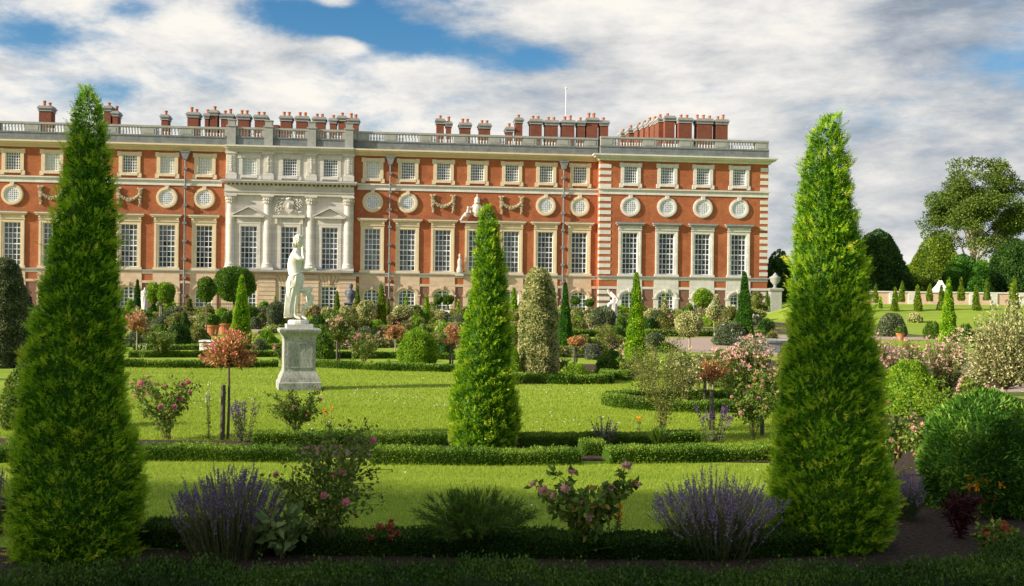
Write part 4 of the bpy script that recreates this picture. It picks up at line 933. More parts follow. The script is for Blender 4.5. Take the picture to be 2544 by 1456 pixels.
for px,base,top,w,l in [(2154,774,720,17,'leftmost lower yew cone on the grass bank, right of the large yew'),(2223,773,713,18,'second yew cone of the lower row on the grass bank'),(2279.5,773,709,20,'third yew cone of the lower row on the grass bank'),(2339,772,708,20,'fourth yew cone of the lower row, half hidden by the large cone before the tent'),(2424,771,709,21,'lower-row yew cone right of the large cone, wide-based on the bank'),(2521,768,702,19,'lower-row yew cone at the right edge in front of a taller twin'),(1914.5,776,728,15,'yew cone on the bank in front of the stone urn pier')]:
    cone(px,base,top,w,'yewy',l,BG,D=bankD(base,px))
for px,base,top,w,l in [(1906,760,722,12,'slim yew cone at the palace corner behind another, left of the urn pier'),(2175,752,706,14,'leftmost upper yew cone against the brick garden wall'),(2241,750,699,17,'second upper yew cone against the brick garden wall'),(2309,748,706,16,'brownish-topped yew cone against the wall left of the tent'),(2387,747,691,17,'upper yew cone against the wall, first right of the tent'),(2452,746,691,19,'broad upper yew cone against the wall near the right edge'),(2518,744,688,20,'rightmost upper yew cone against the garden wall')]:
    cone(px,base,top,w,'yewy',l,BG,D=96.5 if px>2000 else 99)
# ---------------------------------------------------------------- hollies
cone(1338,932,664,102,'holly','cream variegated holly column rising from a mulch bed right of the central yew',name='holly_column',prof=prof_col2,amp=.05,dens=1.3,lmin=2.6)
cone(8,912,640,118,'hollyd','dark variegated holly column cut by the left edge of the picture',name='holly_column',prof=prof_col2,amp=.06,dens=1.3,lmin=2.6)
cone(1650,803,738,20,'holly','slim variegated holly column before the second arched window of the right wing',name='holly_column',prof=prof_col2)
cone(1778,800,731,19,'holly','slim variegated holly column behind a variegated standard, right of the bright bay',name='holly_column',prof=prof_col2)
# ---------------------------------------------------------------- standards
SG='mop-headed standards near the palace'
standard(1745,802,716,42,764,'bright','bright yellow-green mop-headed bay before the right wing',SG,amp=.08,jit=.2)
standard(512,842,688,48,751,'bay','mop-headed bay on a tall thin dark stem, left of the big bay globe',SG,prof=prof_ball,amp=.09,tr=.03,jit=.2)
standard(398,806,701,52,754,'bright','double-headed bright green bay tree beside the small white statue',SG,heads=[(-18,.62),(12,1)],trunks=2,amp=.08,tr=.03,mat=BARKL)
standard(580,832,662,104,750,'bay','large dark bay globe behind the slender bright yew, left of the statue',SG,prof=prof_ball,dens=1.2,amp=.12,tr=.05,jit=.3)
standard(1112,792,732,30,757,'bay','dark double-headed standard in front of an arched window, left of the central yew',SG,heads=[(0,1),(-26,.8)],prof=prof_umb,mat=BARK)
standard(1076,790,751,22,765,'olive','small flat-headed bronze standard left of the dark double-headed standard',SG,prof=prof_umb)
standard(1428,793,738,27,757,'bay','small dark flat-topped standard, left of two before the window by the wing',SG,prof=prof_umb)
standard(1463,794,743,27,762,'bay','small dark flat-topped standard right of its twin, beside the wing quoins',SG,prof=prof_umb)
standard(1878,790,723,28,765,'olive','round-headed bush at the right corner of the palace, right of the dark cone',SG,amp=.1)
standard(912,822,745,44,800,'holly','variegated mop-headed holly on a pale stem under the first arched window',SG,mat=BARKL,amp=.08)
standard(1001,810,758,50,795,'holly','wide variegated mop-headed holly between two slim yew cones',SG,mat=BARKL,amp=.08)
standard(1091,823,770,24,793,'holly','small round variegated standard left of the central yew',SG,mat=BARKL)
standard(1773,833,759,34,796,'holly','pale variegated standard with a visible stem, right of the bright bay',SG,mat=BARKL,amp=.08)
standard(1712,872,774,66,838,'holly','large beige variegated mop-headed holly on a stout stem by the gravel path',SG,mat=BARKL,amp=.07,tr=.035,dens=1.2)
standard(1627,903,826,42,859,'grey','small grey-green standard on a thin dark stem in front of the gravel path',SG,tr=.02,amp=.1)
standard(1432,919,835,42,860,'redl','bronze umbrella-shaped standard on a dark stem, right of the dark cone',SG,prof=prof_umb,stake=56,amp=.12,airy=False)
HG='honeysuckle and rose standards'
standard(566,1092,822,132,915,'redl','rose-red honeysuckle standard on a staked stem between the left yew and the statue',HG,prof=prof_ball,dens=.75,fl=(RED,70,.026,'tuft'),stake=136,amp=.16,tr=.016,airy=True,cat='honeysuckle',name='honeysuckle_standard',shaggy=130,shup=False)
standard(339,881,774,62,824,'redl','bronze honeysuckle standard with pink flowers right beside the tall left yew',HG,fl=(PALEP,34,.04,'tuft') ,dens=.9,amp=.14,jit=.4,mat=BARKL,cat='honeysuckle',name='honeysuckle_standard',shaggy=80,shup=True)
standard(981,887,803,56,843,'redl','bronze-leaved honeysuckle standard left of the bright round shrub',HG,fl=(PINK,26,.035,'tuft') ,dens=.9,amp=.14,jit=.4,mat=BARKL,cat='honeysuckle',name='honeysuckle_standard',shaggy=80,shup=True)
standard(1124,909,802,50,860,'redl','bronze honeysuckle standard between the bright round shrub and the central yew',HG,fl=(PINK,26,.035,'tuft') ,dens=.9,amp=.14,jit=.4,stake=56,cat='honeysuckle',name='honeysuckle_standard',shaggy=80,shup=True)
standard(843,901,783,58,848,'rose','rose standard with pale pink clusters on a dark stake, right of the statue plinth',HG,fl=(PALEP,30,.045,'cup'),dens=.5,amp=.16,airy=True,stake=60,tr=.014,cat='rose',name='rose_standard',shaggy=80,shup=True)
standard(1764,993,888,84,950,'redl','small red-leaved standard on twin pale trunks left of the pale pink honeysuckle',HG,fl=(RED,22,.025,'tuft'),dens=.6,amp=.15,airy=True,trunks=2,mat=BARKL,cat='honeysuckle',name='honeysuckle_standard',shaggy=80,shup=False)
standard(1919,868,820,40,856,'olive','low red-tipped variegated standard at the stone basin, left of the right yew',HG,fl=(RED,12,.04,'tuft') ,dens=.7,amp=.14,airy=True,cat='honeysuckle',name='honeysuckle_standard',shaggy=80,shup=True)
# ---------------------------------------------------------------- shrubs (x, base, top, width)
M_=mound
M_(1038,909,813,104,'bright','large bright yellow-green rounded shrub left of the central yew',amp=.06,dens=1.15,jit=.2,lmin=1.9,prof=lambda t:np.interp(t,[0,.06,.3,.6,.85,1],[.6,.85,1,.88,.55,.05]))
M_(444,866,803,60,'dark','dark green clipped dome left of the olive shrub, behind the yellow-green rose')
M_(401,848,806,34,'bay','mid-green dome touching the left of the dark dome')
M_(422,812,771,60,'grey','grey-green shrub behind the domes under the double-headed bay')
M_(460,818,776,24,'dark','small dark upright shrub behind the dark clipped dome',prof=prof_bell)
M_(496,853,815,48,'olive','olive-brown loose shrub behind the white trough',amp=.12)
M_(516,812,764,52,'olive','olive shrub under the bay with the tall thin stem')
M_(470,800,740,34,'olive','tall wispy beige shrub at the foot of the left drainpipe',prof=prof_bell,amp=.14,airy=True)
M_(636,818,788,32,'grey','small grey-green shrub right of the slender bright yew')
M_(646,873,842,37,'grey','bluish domed lavender cushion on the shaded lawn right of the slender yew',cat='lavender',name='lavender_bush')
M_(686,817,748,42,'grey','round grey-green shrub directly left of the statue',prof=prof_ball,amp=.08)
M_(657,795,748,27,'yew','bright ball-shaped shrub left of the grey shrub by the statue',prof=prof_ball)
M_(420,790,748,20,'bright','tiny bright ball bush behind the double-headed bay',prof=prof_ball)
M_(322,792,742,20,'bright','bright little bush hugging the right side of the tall left yew')
M_(766,797,763,24,'holly','variegated ball bush just right of the marble statue',prof=prof_ball)
M_(789,819,784,42,'dark','dark low shrub at the right of the statue top slab')
M_(803,892,811,50,'bay','mid-dark shrub rising behind the statue plinth on its right',amp=.12)
M_(811,800,762,28,'holly','round variegated bush left of the little cone by the french window',prof=prof_ball)
M_(856,802,760,34,'holly','beige variegated bush in front of the lead bust')
M_(862,828,786,56,'olive','olive shrub behind the pale pink rose standard')
M_(900,826,792,44,'olive','low olive mound under the variegated mop-headed holly')
M_(935,826,795,44,'bright','pale green low mound beside the mid-sized yew cone')
M_(1034,800,771,24,'holly','small variegated bush right of the wide variegated standard',prof=prof_ball)
M_(1012,822,797,50,'pinkl','dusty pink flower mound under the wide variegated holly',fl=(PALEP,24,.05,'tuft'))
M_(1097,818,794,40,'bright','low bright green mound below the small round standard')
M_(1120,800,783,22,'pinkl','small pinkish bush left of the little cone by the central yew')
M_(1107,882,834,44,'dark','dark shrub behind the right-hand bronze honeysuckle standard')
M_(1137,838,800,34,'pinkl','pink honeysuckle bush against the left side of the central yew',fl=(PINK,16,.05,'tuft'))
M_(1275,870,800,40,'pinkl','tall pink-flecked shrub filling the gap between central yew and holly column',fl=(PINK,30,.04,'tuft'),amp=.12)
M_(1278,934,862,36,'bright','bright green shrub at the right foot of the central yew beside the holly column',prof=prof_bell)
M_(1298,800,748,24,'bay','dark green bush left of the holly column top',prof=prof_ball)
M_(1436,826,786,32,'bright','bright yellow-green mound right of the dark green cone')
M_(1499,826,762,64,'grey','large round grey-green shrub in front of the small leaning statue',prof=prof_ball,amp=.05,dens=1.2)
M_(1544,792,760,26,'yew','bright clipped ball right of the small leaning statue',prof=prof_ball)
M_(1545,820,786,22,'bay','small mid-green bush behind the grey round shrub')
M_(1616,829,790,32,'dark','dark clipped ball right of the bright yew cone by the gravel',prof=prof_ball)
M_(1646,829,776,36,'olive','beige shrub below the slim variegated column')
M_(1607,790,765,20,'bay','tiny dark bush in front of the wing brick pier')
M_(1903,832,792,36,'dark','dark green ball at the foot of the grass bank',prof=prof_ball)
M_(1815,858,800,88,'grey','grey-leaved shrub with white flowers left of the pale pink honeysuckle',fl=(WHT,26,.05,'tuft'),amp=.16,dens=.8)
M_(1800,838,795,60,'olive','pinkish brown mound behind the grey-leaved shrub')
M_(1473,893,857,40,'grey','violet-grey lavender cushion right of the bronze umbrella standard',fl=(LAVP,60,.04,'tuft'),cat='lavender',name='lavender_bush')
M_(1518,928,872,74,'bay','low dark-green spreading shrub left of the bright yew cone',amp=.14)
M_(1505,876,808,64,'olive','airy red-stemmed shrub by the gravel path left of the bright yew',airy=True,dens=.5,amp=.15)
M_(1428,936,902,72,'bright','low feathery green clump in front of the bronze umbrella standard',airy=True,dens=.7)
M_(1450,876,832,50,'olive','brownish rounded shrub behind the bronze umbrella standard',amp=.12)
M_(1640,872,848,70,'bay','low clipped green mound along the gravel path edge')
M_(1960,930,850,60,'olive','yellow-green shrub at the left flank of the right foreground yew',amp=.12)
M_(2215,836,779,72,'grey','large dark grey-green clipped dome with terracotta pot right of the foreground yew',amp=.03,dens=1.3)
M_(2271,806,778,40,'holly','low variegated bush on the lawn right of the grey dome',prof=prof_ball)
M_(2383,800,763,22,'grey','small grey bush right of the large cone before the tent',prof=prof_ball)
M_(2316,842,798,44,'bay','dark green low shrub left of the large cone before the tent')
M_(2400,850,805,40,'bay','dark bush between the large cone and the big variegated bush')
M_(2258,1030,895,140,'bright','feathery bright green shrub right of the foreground yew, below the pink honeysuckle',amp=.12,dens=1.,jit=.35)
M_(2450,1262,968,326,'gloss','big glossy dark green dome filling the lower right corner',prof=lambda t:np.interp(t,[0,.1,.4,.7,.88,1],[.85,.95,1,.86,.58,.05]),dens=1.3,amp=.05,out=.9,cat='shrub')
M_(1240,1112,1080,40,'box','small box shoots at the foot of the central yew')
M_(60,1065,905,110,'rose','green leafy perennial clump behind the left flank of the tall left yew',amp=.14)
M_(55,790,724,46,'grey','round grey standard bush behind the left holly column',prof=prof_ball)
M_(60,880,770,60,'pinkl','pinkish flowering shrub between the left holly column and the tall yew',fl=(PINK,12,.05,'tuft'),amp=.15)
# variegated big bush on the right with trunk
standard(2492,1045,750,214,975,'holly','huge cream-edged variegated shrub on a short trunk at the right edge',None,prof=prof_ball,dens=.55,amp=.12,mat=BARKL,cat='shrub',name='variegated_tree',jit=.35,shaggy=420,tr=.05)
# pink honeysuckle masses
M_(1846,985,836,152,'rose','pale pink honeysuckle bush smothered in flowers, left of the right foreground yew',fl=(PALEP,300,.042,'tuft'),amp=.12,dens=.6,name='honeysuckle_bush',cat='honeysuckle',jit=.4,shaggy=260)
M_(2195,990,832,110,'pinkl','pink honeysuckle bush touching the right side of the right foreground yew',fl=(PALEP,200,.04,'tuft'),amp=.14,dens=.6,name='honeysuckle_bush',cat='honeysuckle',jit=.4,shaggy=260)
M_(2345,985,826,130,'pinkl','pink and cream honeysuckle bush left of the huge variegated shrub',fl=(PALEP,180,.04,'tuft'),amp=.16,dens=.55,name='honeysuckle_bush',cat='honeysuckle',jit=.4,shaggy=260)
M_(2265,960,850,90,'olive','brownish twiggy honeysuckle with red buds between two pinker ones',fl=(RED,26,.03,'tuft'),amp=.15,dens=.6,name='honeysuckle_bush',cat='honeysuckle',jit=.4,shaggy=260)
# filler beds near the palace: low perennials, each its own clump
kinds=['olive','bright','grey','pinkl','bay','holly','rose']
spots=[]
for bs,n_,hh in ((800,50,(24,44)),(812,46,(22,40)),(832,34,(18,34))):
    for i in range(n_): spots.append((300+i*(1610/n_)+random.uniform(-9,9),bs+random.uniform(-5,5),random.uniform(*hh)))
for i in range(20): spots.append((325+i*19+random.uniform(-7,7),850+random.uniform(-9,12),random.uniform(24,44)))
for i in range(18): spots.append((790+i*19+random.uniform(-7,7),858+random.uniform(-9,12),random.uniform(20,36)))
for i in range(14): spots.append((1290+i*20+random.uniform(-7,7),872+random.uniform(-9,16),random.uniform(22,40)))
for i in range(44): spots.append((300+i*37+random.uniform(-12,12),792+random.uniform(-3,2),random.uniform(20,34)))
for i,(px,base,h) in enumerate(spots):
    if 1165<px<1240 or 715<px<770 or (base>822 and (px>1570 or 490<px<640 or 690<px<790)): continue
    kk=kinds[(i*5+3)%7 if i%3 else 0]
    col={'olive':'olive green','bright':'bright green','grey':'grey green','pinkl':'dusty pink','bay':'dark green','holly':'cream flecked','rose':'leafy green'}[kk]
    fl=(random.choice([PALEP,LAVP,PINK,WHT,PALEP]),16,.05,'tuft') if i%2 else None
    fn='plain' if not fl else {PINK.name:'pink-flowered',PALEP.name:'pale-pink-flowered',LAVP.name:'mauve-flowered',WHT.name:'white-flowered'}[fl[0].name]
    side='left of the statue' if px<715 else 'between the statue and the central yew' if px<1200 else 'right of the central yew'
    M_(px,base,base-h,random.uniform(36,70),kk,'low %s %s clump below the palace, %s'%(fn,col,side),'%s %s clumps below the palace, %s'%(fn,col,side),name='flower_clump',fl=fl,amp=.2,cat='plant',dens=.8,jit=.35,prof=random.choice([prof_dome,prof_bell,prof_ball]))
# ---------------------------------------------------------------- rose bushes and perennials nearer
B_=bush
B_(402,888,815,76,'rose','yellow-green rose bush with pink tips on the far bed, right of the tall left yew',nst=12,nl=1500,fl=('pale',10,.03))
B_(903,905,826,96,'rose','wide loose rose bush with pink flowers right of the statue plinth',nst=14,nl=1500,fl=('pink',26,.045))
B_(415,1092,918,160,'rose','sprawling pink rose bush beside the tall left yew in the middle bed',nst=12,nl=1000,fl=('pink',15,.045),near=True,openness=.2)
B_(733,1082,958,128,'rose','light airy rose bush with small pink flowers below the statue plinth',nst=14,nl=1600,leaf=.034,fl=('pink',7,.03),near=True)
B_(820,1375,1032,226,'rose','tall wiry rose bush in front of the middle hedge, right of the dark lavender',nst=15,nl=1500,leaf=.038,fl=('pink',9,.034),near=True,twigs=8,openness=.25)
B_(1450,1380,1146,232,'rose','dark-leaved pink rose bush between the juniper and the right lavender',nst=11,nl=620,leaf=.062,fl=('pale',12,.045),near=True,openness=.3,twigs=4)
B_(1645,1075,812,150,'olive','tall straggly yellowish rose with upright shoots behind the oval bed',nst=13,nl=2200,leaf=.036,near=True,twigs=7,openness=.1,name='climbing_rose')
B_(1700,1000,858,90,'holly','airy cream-flecked shrub left of the small red-leaved standard',nst=12,nl=1500,near=True,name='airy_shrub',cat='shrub')
B_(1870,1092,925,120,'rose','rose bush with pale pink flowers hugging the left flank of the right foreground yew',nst=12,nl=1100,fl=('pale',14,.045),near=True)
B_(2215,1185,1005,110,'rose','thin-stemmed pink rose right of the right foreground yew',nst=9,nl=520,leaf=.055,fl=('pale',9,.045),near=True)
B_(2385,1262,1118,150,'rose','pink rose in the right corner bed in front of the glossy dome',nst=8,nl=420,leaf=.06,fl=('pink',8,.05),near=True)
B_(2310,1060,935,110,'bright','leafy red-stemmed shrub between the feathery green shrub and the glossy dome',nst=12,nl=900,near=True,name='airy_shrub',cat='shrub')
B_(700,1388,1250,120,'pale','pale green young shrub with broad leaves at the foot of the dark lavender',nst=6,nl=110,leaf=.1,near=True,name='broadleaf_plant',cat='plant',stemr=.005,twigs=3,openness=.2)
B_(2290,1150,1005,120,'rose','full leafy rose bush with pale flowers behind the narrow leaning lavender',nst=12,nl=1100,fl=('pale',12,.045),near=True)
B_(2350,1205,1080,130,'rose','pale pink rose between the leaning lavender and the glossy dome',nst=11,nl=900,fl=('pale',10,.045),near=True)
B_(2200,1240,1150,90,'olive','low yellowish twiggy plant at the foot of the leaning lavender',nst=12,nl=900,near=True,name='low_shrub',cat='shrub')
B_(1905,1040,900,110,'rose','rose bush full of pale flowers behind the weathered stake',nst=13,nl=1300,fl=('pale',22,.045),near=True)
B_(1602,985,868,90,'olive','loose yellowish shrub left of the straggly rose, before the gravel',nst=12,nl=1300,name='airy_shrub',cat='shrub',near=True)
B_(1735,965,868,90,'rose','leafy rose bush between airy cream shrub and pink honeysuckle',nst=12,nl=1300,fl=('pale',10,.04),near=True)
B_(1672,950,862,80,'bright','light green airy shrub in front of the gravel path',nst=12,nl=1200,name='airy_shrub',cat='shrub',near=True)
B_(1560,940,880,60,'rose','small leafy shrub at the foot of the bright yew right of the gravel',nst=10,nl=900,name='airy_shrub',cat='shrub',near=True)
B_(1390,925,880,50,'rose','leafy perennial with cream flowers left of the bronze umbrella standard',nst=10,nl=700,fl=('cream',8,.04),name='leafy_plant',cat='plant')
B_(700,905,850,60,'rose','leafy low rose left of the statue plinth',nst=10,nl=700,fl=('pink',8,.04))
B_(350,1000,930,70,'pinkl','pink honeysuckle sprays poking out right of the tall left yew',nst=9,nl=420,fl=('pale',10,.04),near=True,name='honeysuckle_bush',cat='honeysuckle')
B_(2480,1380,1300,110,'rose','low twiggy plant with rusty heads at the right end of the mulch bed',nst=10,nl=500,fl=('rust',8,.03),name='low_plant',cat='plant')
lavender(572,1378,1142,310,'large dark purple lavender between the left yew and the wiry rose',n=470,ns=18)
lavender(1778,1375,1160,330,'large pale mauve lavender left of the right foreground yew',n=480,ns=18,mat=petal('lavender_pale',(.17,.12,.27),(.42,.3,.48)))
lavender(2245,1290,1145,110,'narrow lavender leaning out right of the right foreground yew',n=130,mat=petal('lavender_pale',(.17,.12,.27),(.42,.3,.48)))
lavender(-12,1330,1120,70,'lavender peeping in at the left edge beside the tall left yew',n=90)
spires(603,1098,990,88,'purple clary sage in front of the staked honeysuckle standard',16,PURP,fr=.02)
spires(522,1092,932,34,'green spire topped with a creamy white flower left of the honeysuckle stake',3,CREAM,kind='rose',fr=.022,head=.22,name='white_spire_flower')
spires(1500,1108,1034,76,'blue-violet sage clump right of the central yew in the middle bed',14,PURP,fr=.014,head=.5)
spires(1775,1100,1008,110,'dark violet sage clump around the wooden stake on the right',18,PURP,fr=.022)
spires(880,902,850,30,'pale yellow flower spire in the rose bed right of the plinth',3,CREAM,kind='bright',fr=.03,name='yellow_spire_flower')
spires(350,895,852,34,'pair of pale yellow lilies at the foot of the bronze honeysuckle standard',3,CREAM,kind='bright',fr=.03,name='lily')
spires(818,1095,1012,40,'orange-flowered stem above the wiry rose bush',3,ORNG,kind='rose',fr=.022,head=.05,name='orange_daisy')
spires(1590,1080,1030,30,'single orange flower on a stalk above the strappy green clump',2,ORNG,kind='rose',fr=.025,head=.05,name='orange_daisy')
spires(2438,1290,1172,90,'orange marigolds in front of the glossy dark dome on the right',9,ORNG,kind='rose',fr=.024,head=.06,name='marigold')
spires(945,1372,1298,130,'rusty red yarrow in front of the inner hedge, right of the wiry rose',11,RUST,kind='rose',fr=.024,head=.05,name='yarrow')
spires(1520,1365,1240,46,'orange and yellow leaved stems at the right of the dark-leaved rose',4,ORNG,kind='pale',fr=.02,head=.3,name='orange_foliage_plant')
M_(1800,960,868,90,'rose','green honeysuckle mound with scattered flowers left of the big pale pink one',fl=(PALEP,60,.04,'tuft'),name='honeysuckle_bush',cat='honeysuckle',amp=.14,jit=.4,dens=.8)
M_(2420,1010,930,90,'rose','leafy rose mound below the huge variegated shrub',fl=(PALEP,30,.04,'cup'),amp=.14,jit=.4,dens=.8)
M_(2160,1120,985,60,'bright','light green shrub squeezed against the right flank of the right yew',amp=.14,jit=.4,dens=.9)
strap(1632,1112,1046,100,'bay','strappy mid-green clump in the middle bed right of the violet sage',n=110,wid=.016)
strap(924,909,889,26,'bright','small bright strappy rosette at the hedge right of the plinth',n=24)
strap(967,908,884,34,'bright','bigger bright strappy rosette left of the round yellow-green shrub',n=26)
B_(2385,1338,1212,80,'dkred','dark red spiky plant on the mulch of the right corner bed',nst=9,nl=420,leaf=.08,near=True,name='dark_red_plant',cat='plant',openness=.05,stemmat=DKRED)
strap(40,1140,1060,110,'bright','light green perennial clump left of the tall left yew',n=90,wid=.02)
strap(1470,1385,1300,150,'dark','broad dark leaves at the foot of the dark-leaved pink rose',n=26,wid=.075,bend=.6,name='broadleaf_plant')
# juniper
def juniper(px,base,top,w,label):
    x,y,R,H,D=size(px,base,top,w); root=empty('juniper',(x,y,0)); tag(root,label,'juniper'); st=MB(); lf=MB()
    P=[];Dd=[]
    for i in range(120):
        a=2*PI*i/120*7; q=random.uniform(.25,1); L_=1; p0=np.array([0,0,.02]); p2=np.array([R*q*math.cos(a),R*q*math.sin(a)*.8,H*(1.02-.42*q)*random.uniform(.62,1.05)]); mid=np.array([R*q*.5*math.cos(a),R*q*.5*math.sin(a),H*random.uniform(.3,.55)])
        ts=np.linspace(0,1,8); pts=np.array([(1-t)**2*p0+2*t*(1-t)*mid+t*t*p2 for t in ts]); st.tube(pts,np.linspace(.007,.002,8),4,cap=False)
        for j in range(60):
            t=random.uniform(.3,1); q_=(1-t)**2*p0+2*t*(1-t)*mid+t*t*p2; d=(p2-mid)/np.linalg.norm(p2-mid)+rng.normal(0,.5,3)+[0,0,.2]; P.append(q_); Dd.append(d)
    P=np.array(P);Dd=nrm(np.array(Dd)); sprigs(lf,P,Dd,rng.uniform(.03,.075,len(P)),10,.015,.002,np.clip(rng.normal(.45,.2,len(P)),0,1),.55)
    st.build('branches',BARK,root); lf.build('foliage',gm('bay'),root)
juniper(1180,1372,1203,330,'feathery spreading juniper in the foreground bed below the central yew')
# ---------------------------------------------------------------- hedges
H_=hedge; HG2='low box hedges'
H_([(-2.55,4.75),(-2.3,5.05),(-1.9,5.2),(0,5.22),(1.75,5.22),(2.15,5.28),(2.6,5.5),(3.05,5.95),(3.7,6.4),(4.6,6.9)],.25,.3,'shade-toned low box hedge along the bottom edge, curving away at the lower right',D=5.3,group=HG2,kind='boxd')
H_([(-2.5,6.9),(-1.75,6.72),(0,6.7),(1.3,6.7),(2.3,6.9)],.12,.24,'shade-toned inner box hedge behind the foreground bed, before the near lawn',D=6.6,group=HG2,kind='boxd')
H_([gp(-200,1148),gp(345,1140),gp(560,1142),gp(740,1144)],.12,.28,'box hedge in front of the middle bed, left of the wiry rose',D=10.6,group=HG2)
H_([gp(925,1148),gp(1200,1152),gp(1438,1150)],.125,.28,'box hedge running below the central yew',D=10.6,group=HG2)
H_([gp(1440,1128),gp(1500,1128)],.12,.3,'short stub of box hedge linking the two middle hedges right of the central yew',D=11,group=HG2)
H_([gp(1506,1148),gp(1700,1145),gp(1900,1140),gp(1990,1130)],.125,.28,'box hedge in front of the violet sage, ending at the right yew',D=10.6,group=HG2)
H_([gp(630,1103),gp(900,1102),gp(1110,1105)],.11,.24,'thin box hedge behind the middle bed, left of the central yew',D=11.7,group=HG2)
H_([gp(1290,1108),gp(1500,1104),gp(1730,1098)],.11,.24,'thin box hedge behind the middle bed, right of the central yew',D=11.6,group=HG2)
el=[(3.1+1.5*math.cos(a),16.3+.95*math.sin(a)) for a in np.linspace(0,2*PI,26,endpoint=False)]
H_(el,.15,.24,'oval box hedge round the bed at the right of the lawn',D=16,closed=True,group=HG2)
H_([gp(230,911),gp(500,914),gp(690,912)],.13,.28,'box hedge edging the far lawn, left of the statue plinth',D=24,group=HG2)
H_([gp(785,912),gp(950,920),gp(1140,924)],.13,.28,'box hedge edging the far lawn, between plinth and central yew',D=24,group=HG2)
H_([gp(1270,950),gp(1400,954),gp(1505,953),gp(1508,938),gp(1570,946)],.15,.28,'box hedge curving round the mulch bed of the holly column',D=21,group=HG2)
H_([gp(320,888),gp(520,887),gp(700,886)],.13,.28,'second far box hedge, behind the first, left of the plinth',D=29,group=HG2)
H_([gp(780,889),gp(960,890),gp(1130,893)],.13,.28,'second far box hedge, behind the rose bed right of the plinth',D=29,group=HG2)
H_([gp(330,870),gp(520,869),gp(700,868)],.13,.28,'third far box hedge at the white trough',D=34,group=HG2)
H_([gp(1290,838),gp(1560,836)],.25,.4,'far box hedge along the gravel path between holly column and bright yew',D=45,group=HG2)
H_([gp(1600,836),gp(1760,836),gp(1900,838)],.25,.4,'far box hedge along the gravel path in front of the right wing',D=45,group=HG2)
H_([gp(660,825),gp(900,826),gp(1150,828)],.25,.4,'far box hedge behind the pink gravel line, left of the central yew',D=52,group=HG2)
# ================================================================ statues, walls, trees beyond
MARB=surf('marble',(.68,.65,.57),(.84,.82,.76),2.2,.55,.5,.012,6,spots=(6,.57,.74,(.42,.42,.24)))
PLIN=surf('plinth_stone',(.3,.3,.27),(.48,.48,.44),4,.85,.6,.02,8,spots=(26,.5,.66,(.17,.18,.14)),sc=(1,1,.55))
LEADM=surf('lead_bust',(.07,.08,.1),(.14,.16,.2),5,.55,.3)
def skin(name,V,E,Rr,mat,parent,sub=2,loc=None):
    me=bpy.data.meshes.new(name); me.from_pydata(V,E,[]); o=bpy.data.objects.new(name+'_tmp',me); C.objects.link(o)
    m=o.modifiers.new('s','SKIN'); m.use_smooth_shade=True
    for i,r in enumerate(Rr):
        r=(r,r) if not hasattr(r,'__len__') else r; me.skin_vertices[0].data[i].radius=r
    me.skin_vertices[0].data[0].use_root=True
    s=o.modifiers.new('ss','SUBSURF'); s.levels=sub; s.render_levels=sub
    dg=bpy.context.evaluated_depsgraph_get(); dg.update(); m2=bpy.data.meshes.new_from_object(o.evaluated_get(dg)); bpy.data.objects.remove(o)
    m2.materials.clear(); m2.materials.append(mat); m2.polygons.foreach_set('use_smooth',np.ones(len(m2.polygons),bool))
    q=bpy.data.objects.new(name,m2); C.objects.link(q)
    if parent: q.parent=parent
    if loc: q.location=loc
    return q
# ---- main statue; coordinates in cm-ish units from the photo crop: X right, Z up, Y depth
sx0,sy0=gp(741,966); KS=.001235*18.9/18.5
statue=empty('statue',(sx0,sy0,0)); tag(statue,'white marble statue of a draped young man on a tall grey plinth on the lawn','statue')
mm=sy0/F
def zz(py): return (966-py)*mm
b=MB()
prof=[(.41,0),(.41,zz(948)),(.385,zz(945)),(.37,zz(936)),(.33,zz(925)),(.315,zz(921)),(.305,zz(915)),(.305,zz(845)),(.31,zz(840)),(.32,zz(838)),(.33,zz(834)),(.36,zz(829)),(.395,zz(824)),(.40,zz(820)),(.40,zz(817)),(.37,zz(815))]
b.lathe(prof,(0,0,0),4,sq=True)
pl=b.build('plinth',PLIN,statue); pl.rotation_euler=(0,0,math.radians(17)); pl.scale=(.92,.92,1)
b=MB()
for (a,c_) in (((-.23,.23),0),): 
    b.box(-.24,.24,-.322,-.308,zz(912),zz(908)); b.box(-.24,.24,-.322,-.308,zz(852),zz(848)); b.box(-.24,-.215,-.32,-.308,zz(908),zz(852)); b.box(.215,.24,-.32,-.308,zz(908),zz(852))
b.build('panel_moulding',PLIN,pl)
b=MB(); b.box(-.235,.235,-.235,.235,zz(815),zz(805)); sl_=b.build('slab',MARB,statue); sl_.rotation_euler=(0,0,math.radians(17))
def P(x,y,d=0): return ((x-455)*KS-.0, d, zz(805)+(1390-y)*KS)
def rk(v): return v*KS
b=MB(); 
for k in range(26): 
    a=2*PI*k/26
b.lathe([(.18,zz(805)),(.195,zz(801)),(.19,zz(797)),(.17,zz(794.5))],(-.01,0,0),11); b.build('rock_base',MARB,statue)
J=[P(395,760,0),P(378,640,0),P(372,520,0),P(385,410,0),P(405,330,-.0),P(428,275,-.01),P(440,225,-.015),P(448,180,-.02),   #0-7 spine/head
   P(402,385,-.12),P(470,440,-.17),P(545,462,-.16),P(520,380,-.13),P(508,318,-.09),P(506,285,-.07),  #8-13 near arm up to mouth
   P(430,385,.12),P(470,490,.15),P(480,600,.13),P(540,612,.08),P(600,592,.04),P(632,584,.02),      #14-19 far arm holding forward
   P(425,840,-.05),P(425,1000,-.06),P(405,1120,-.05),P(398,1240,-.05),P(420,1285,-.06),P(495,1310,-.08),  #20-25 standing leg
   P(430,830,.06),P(350,1010,.05),P(320,1150,.06),P(300,1270,.05),P(330,1300,.04)]
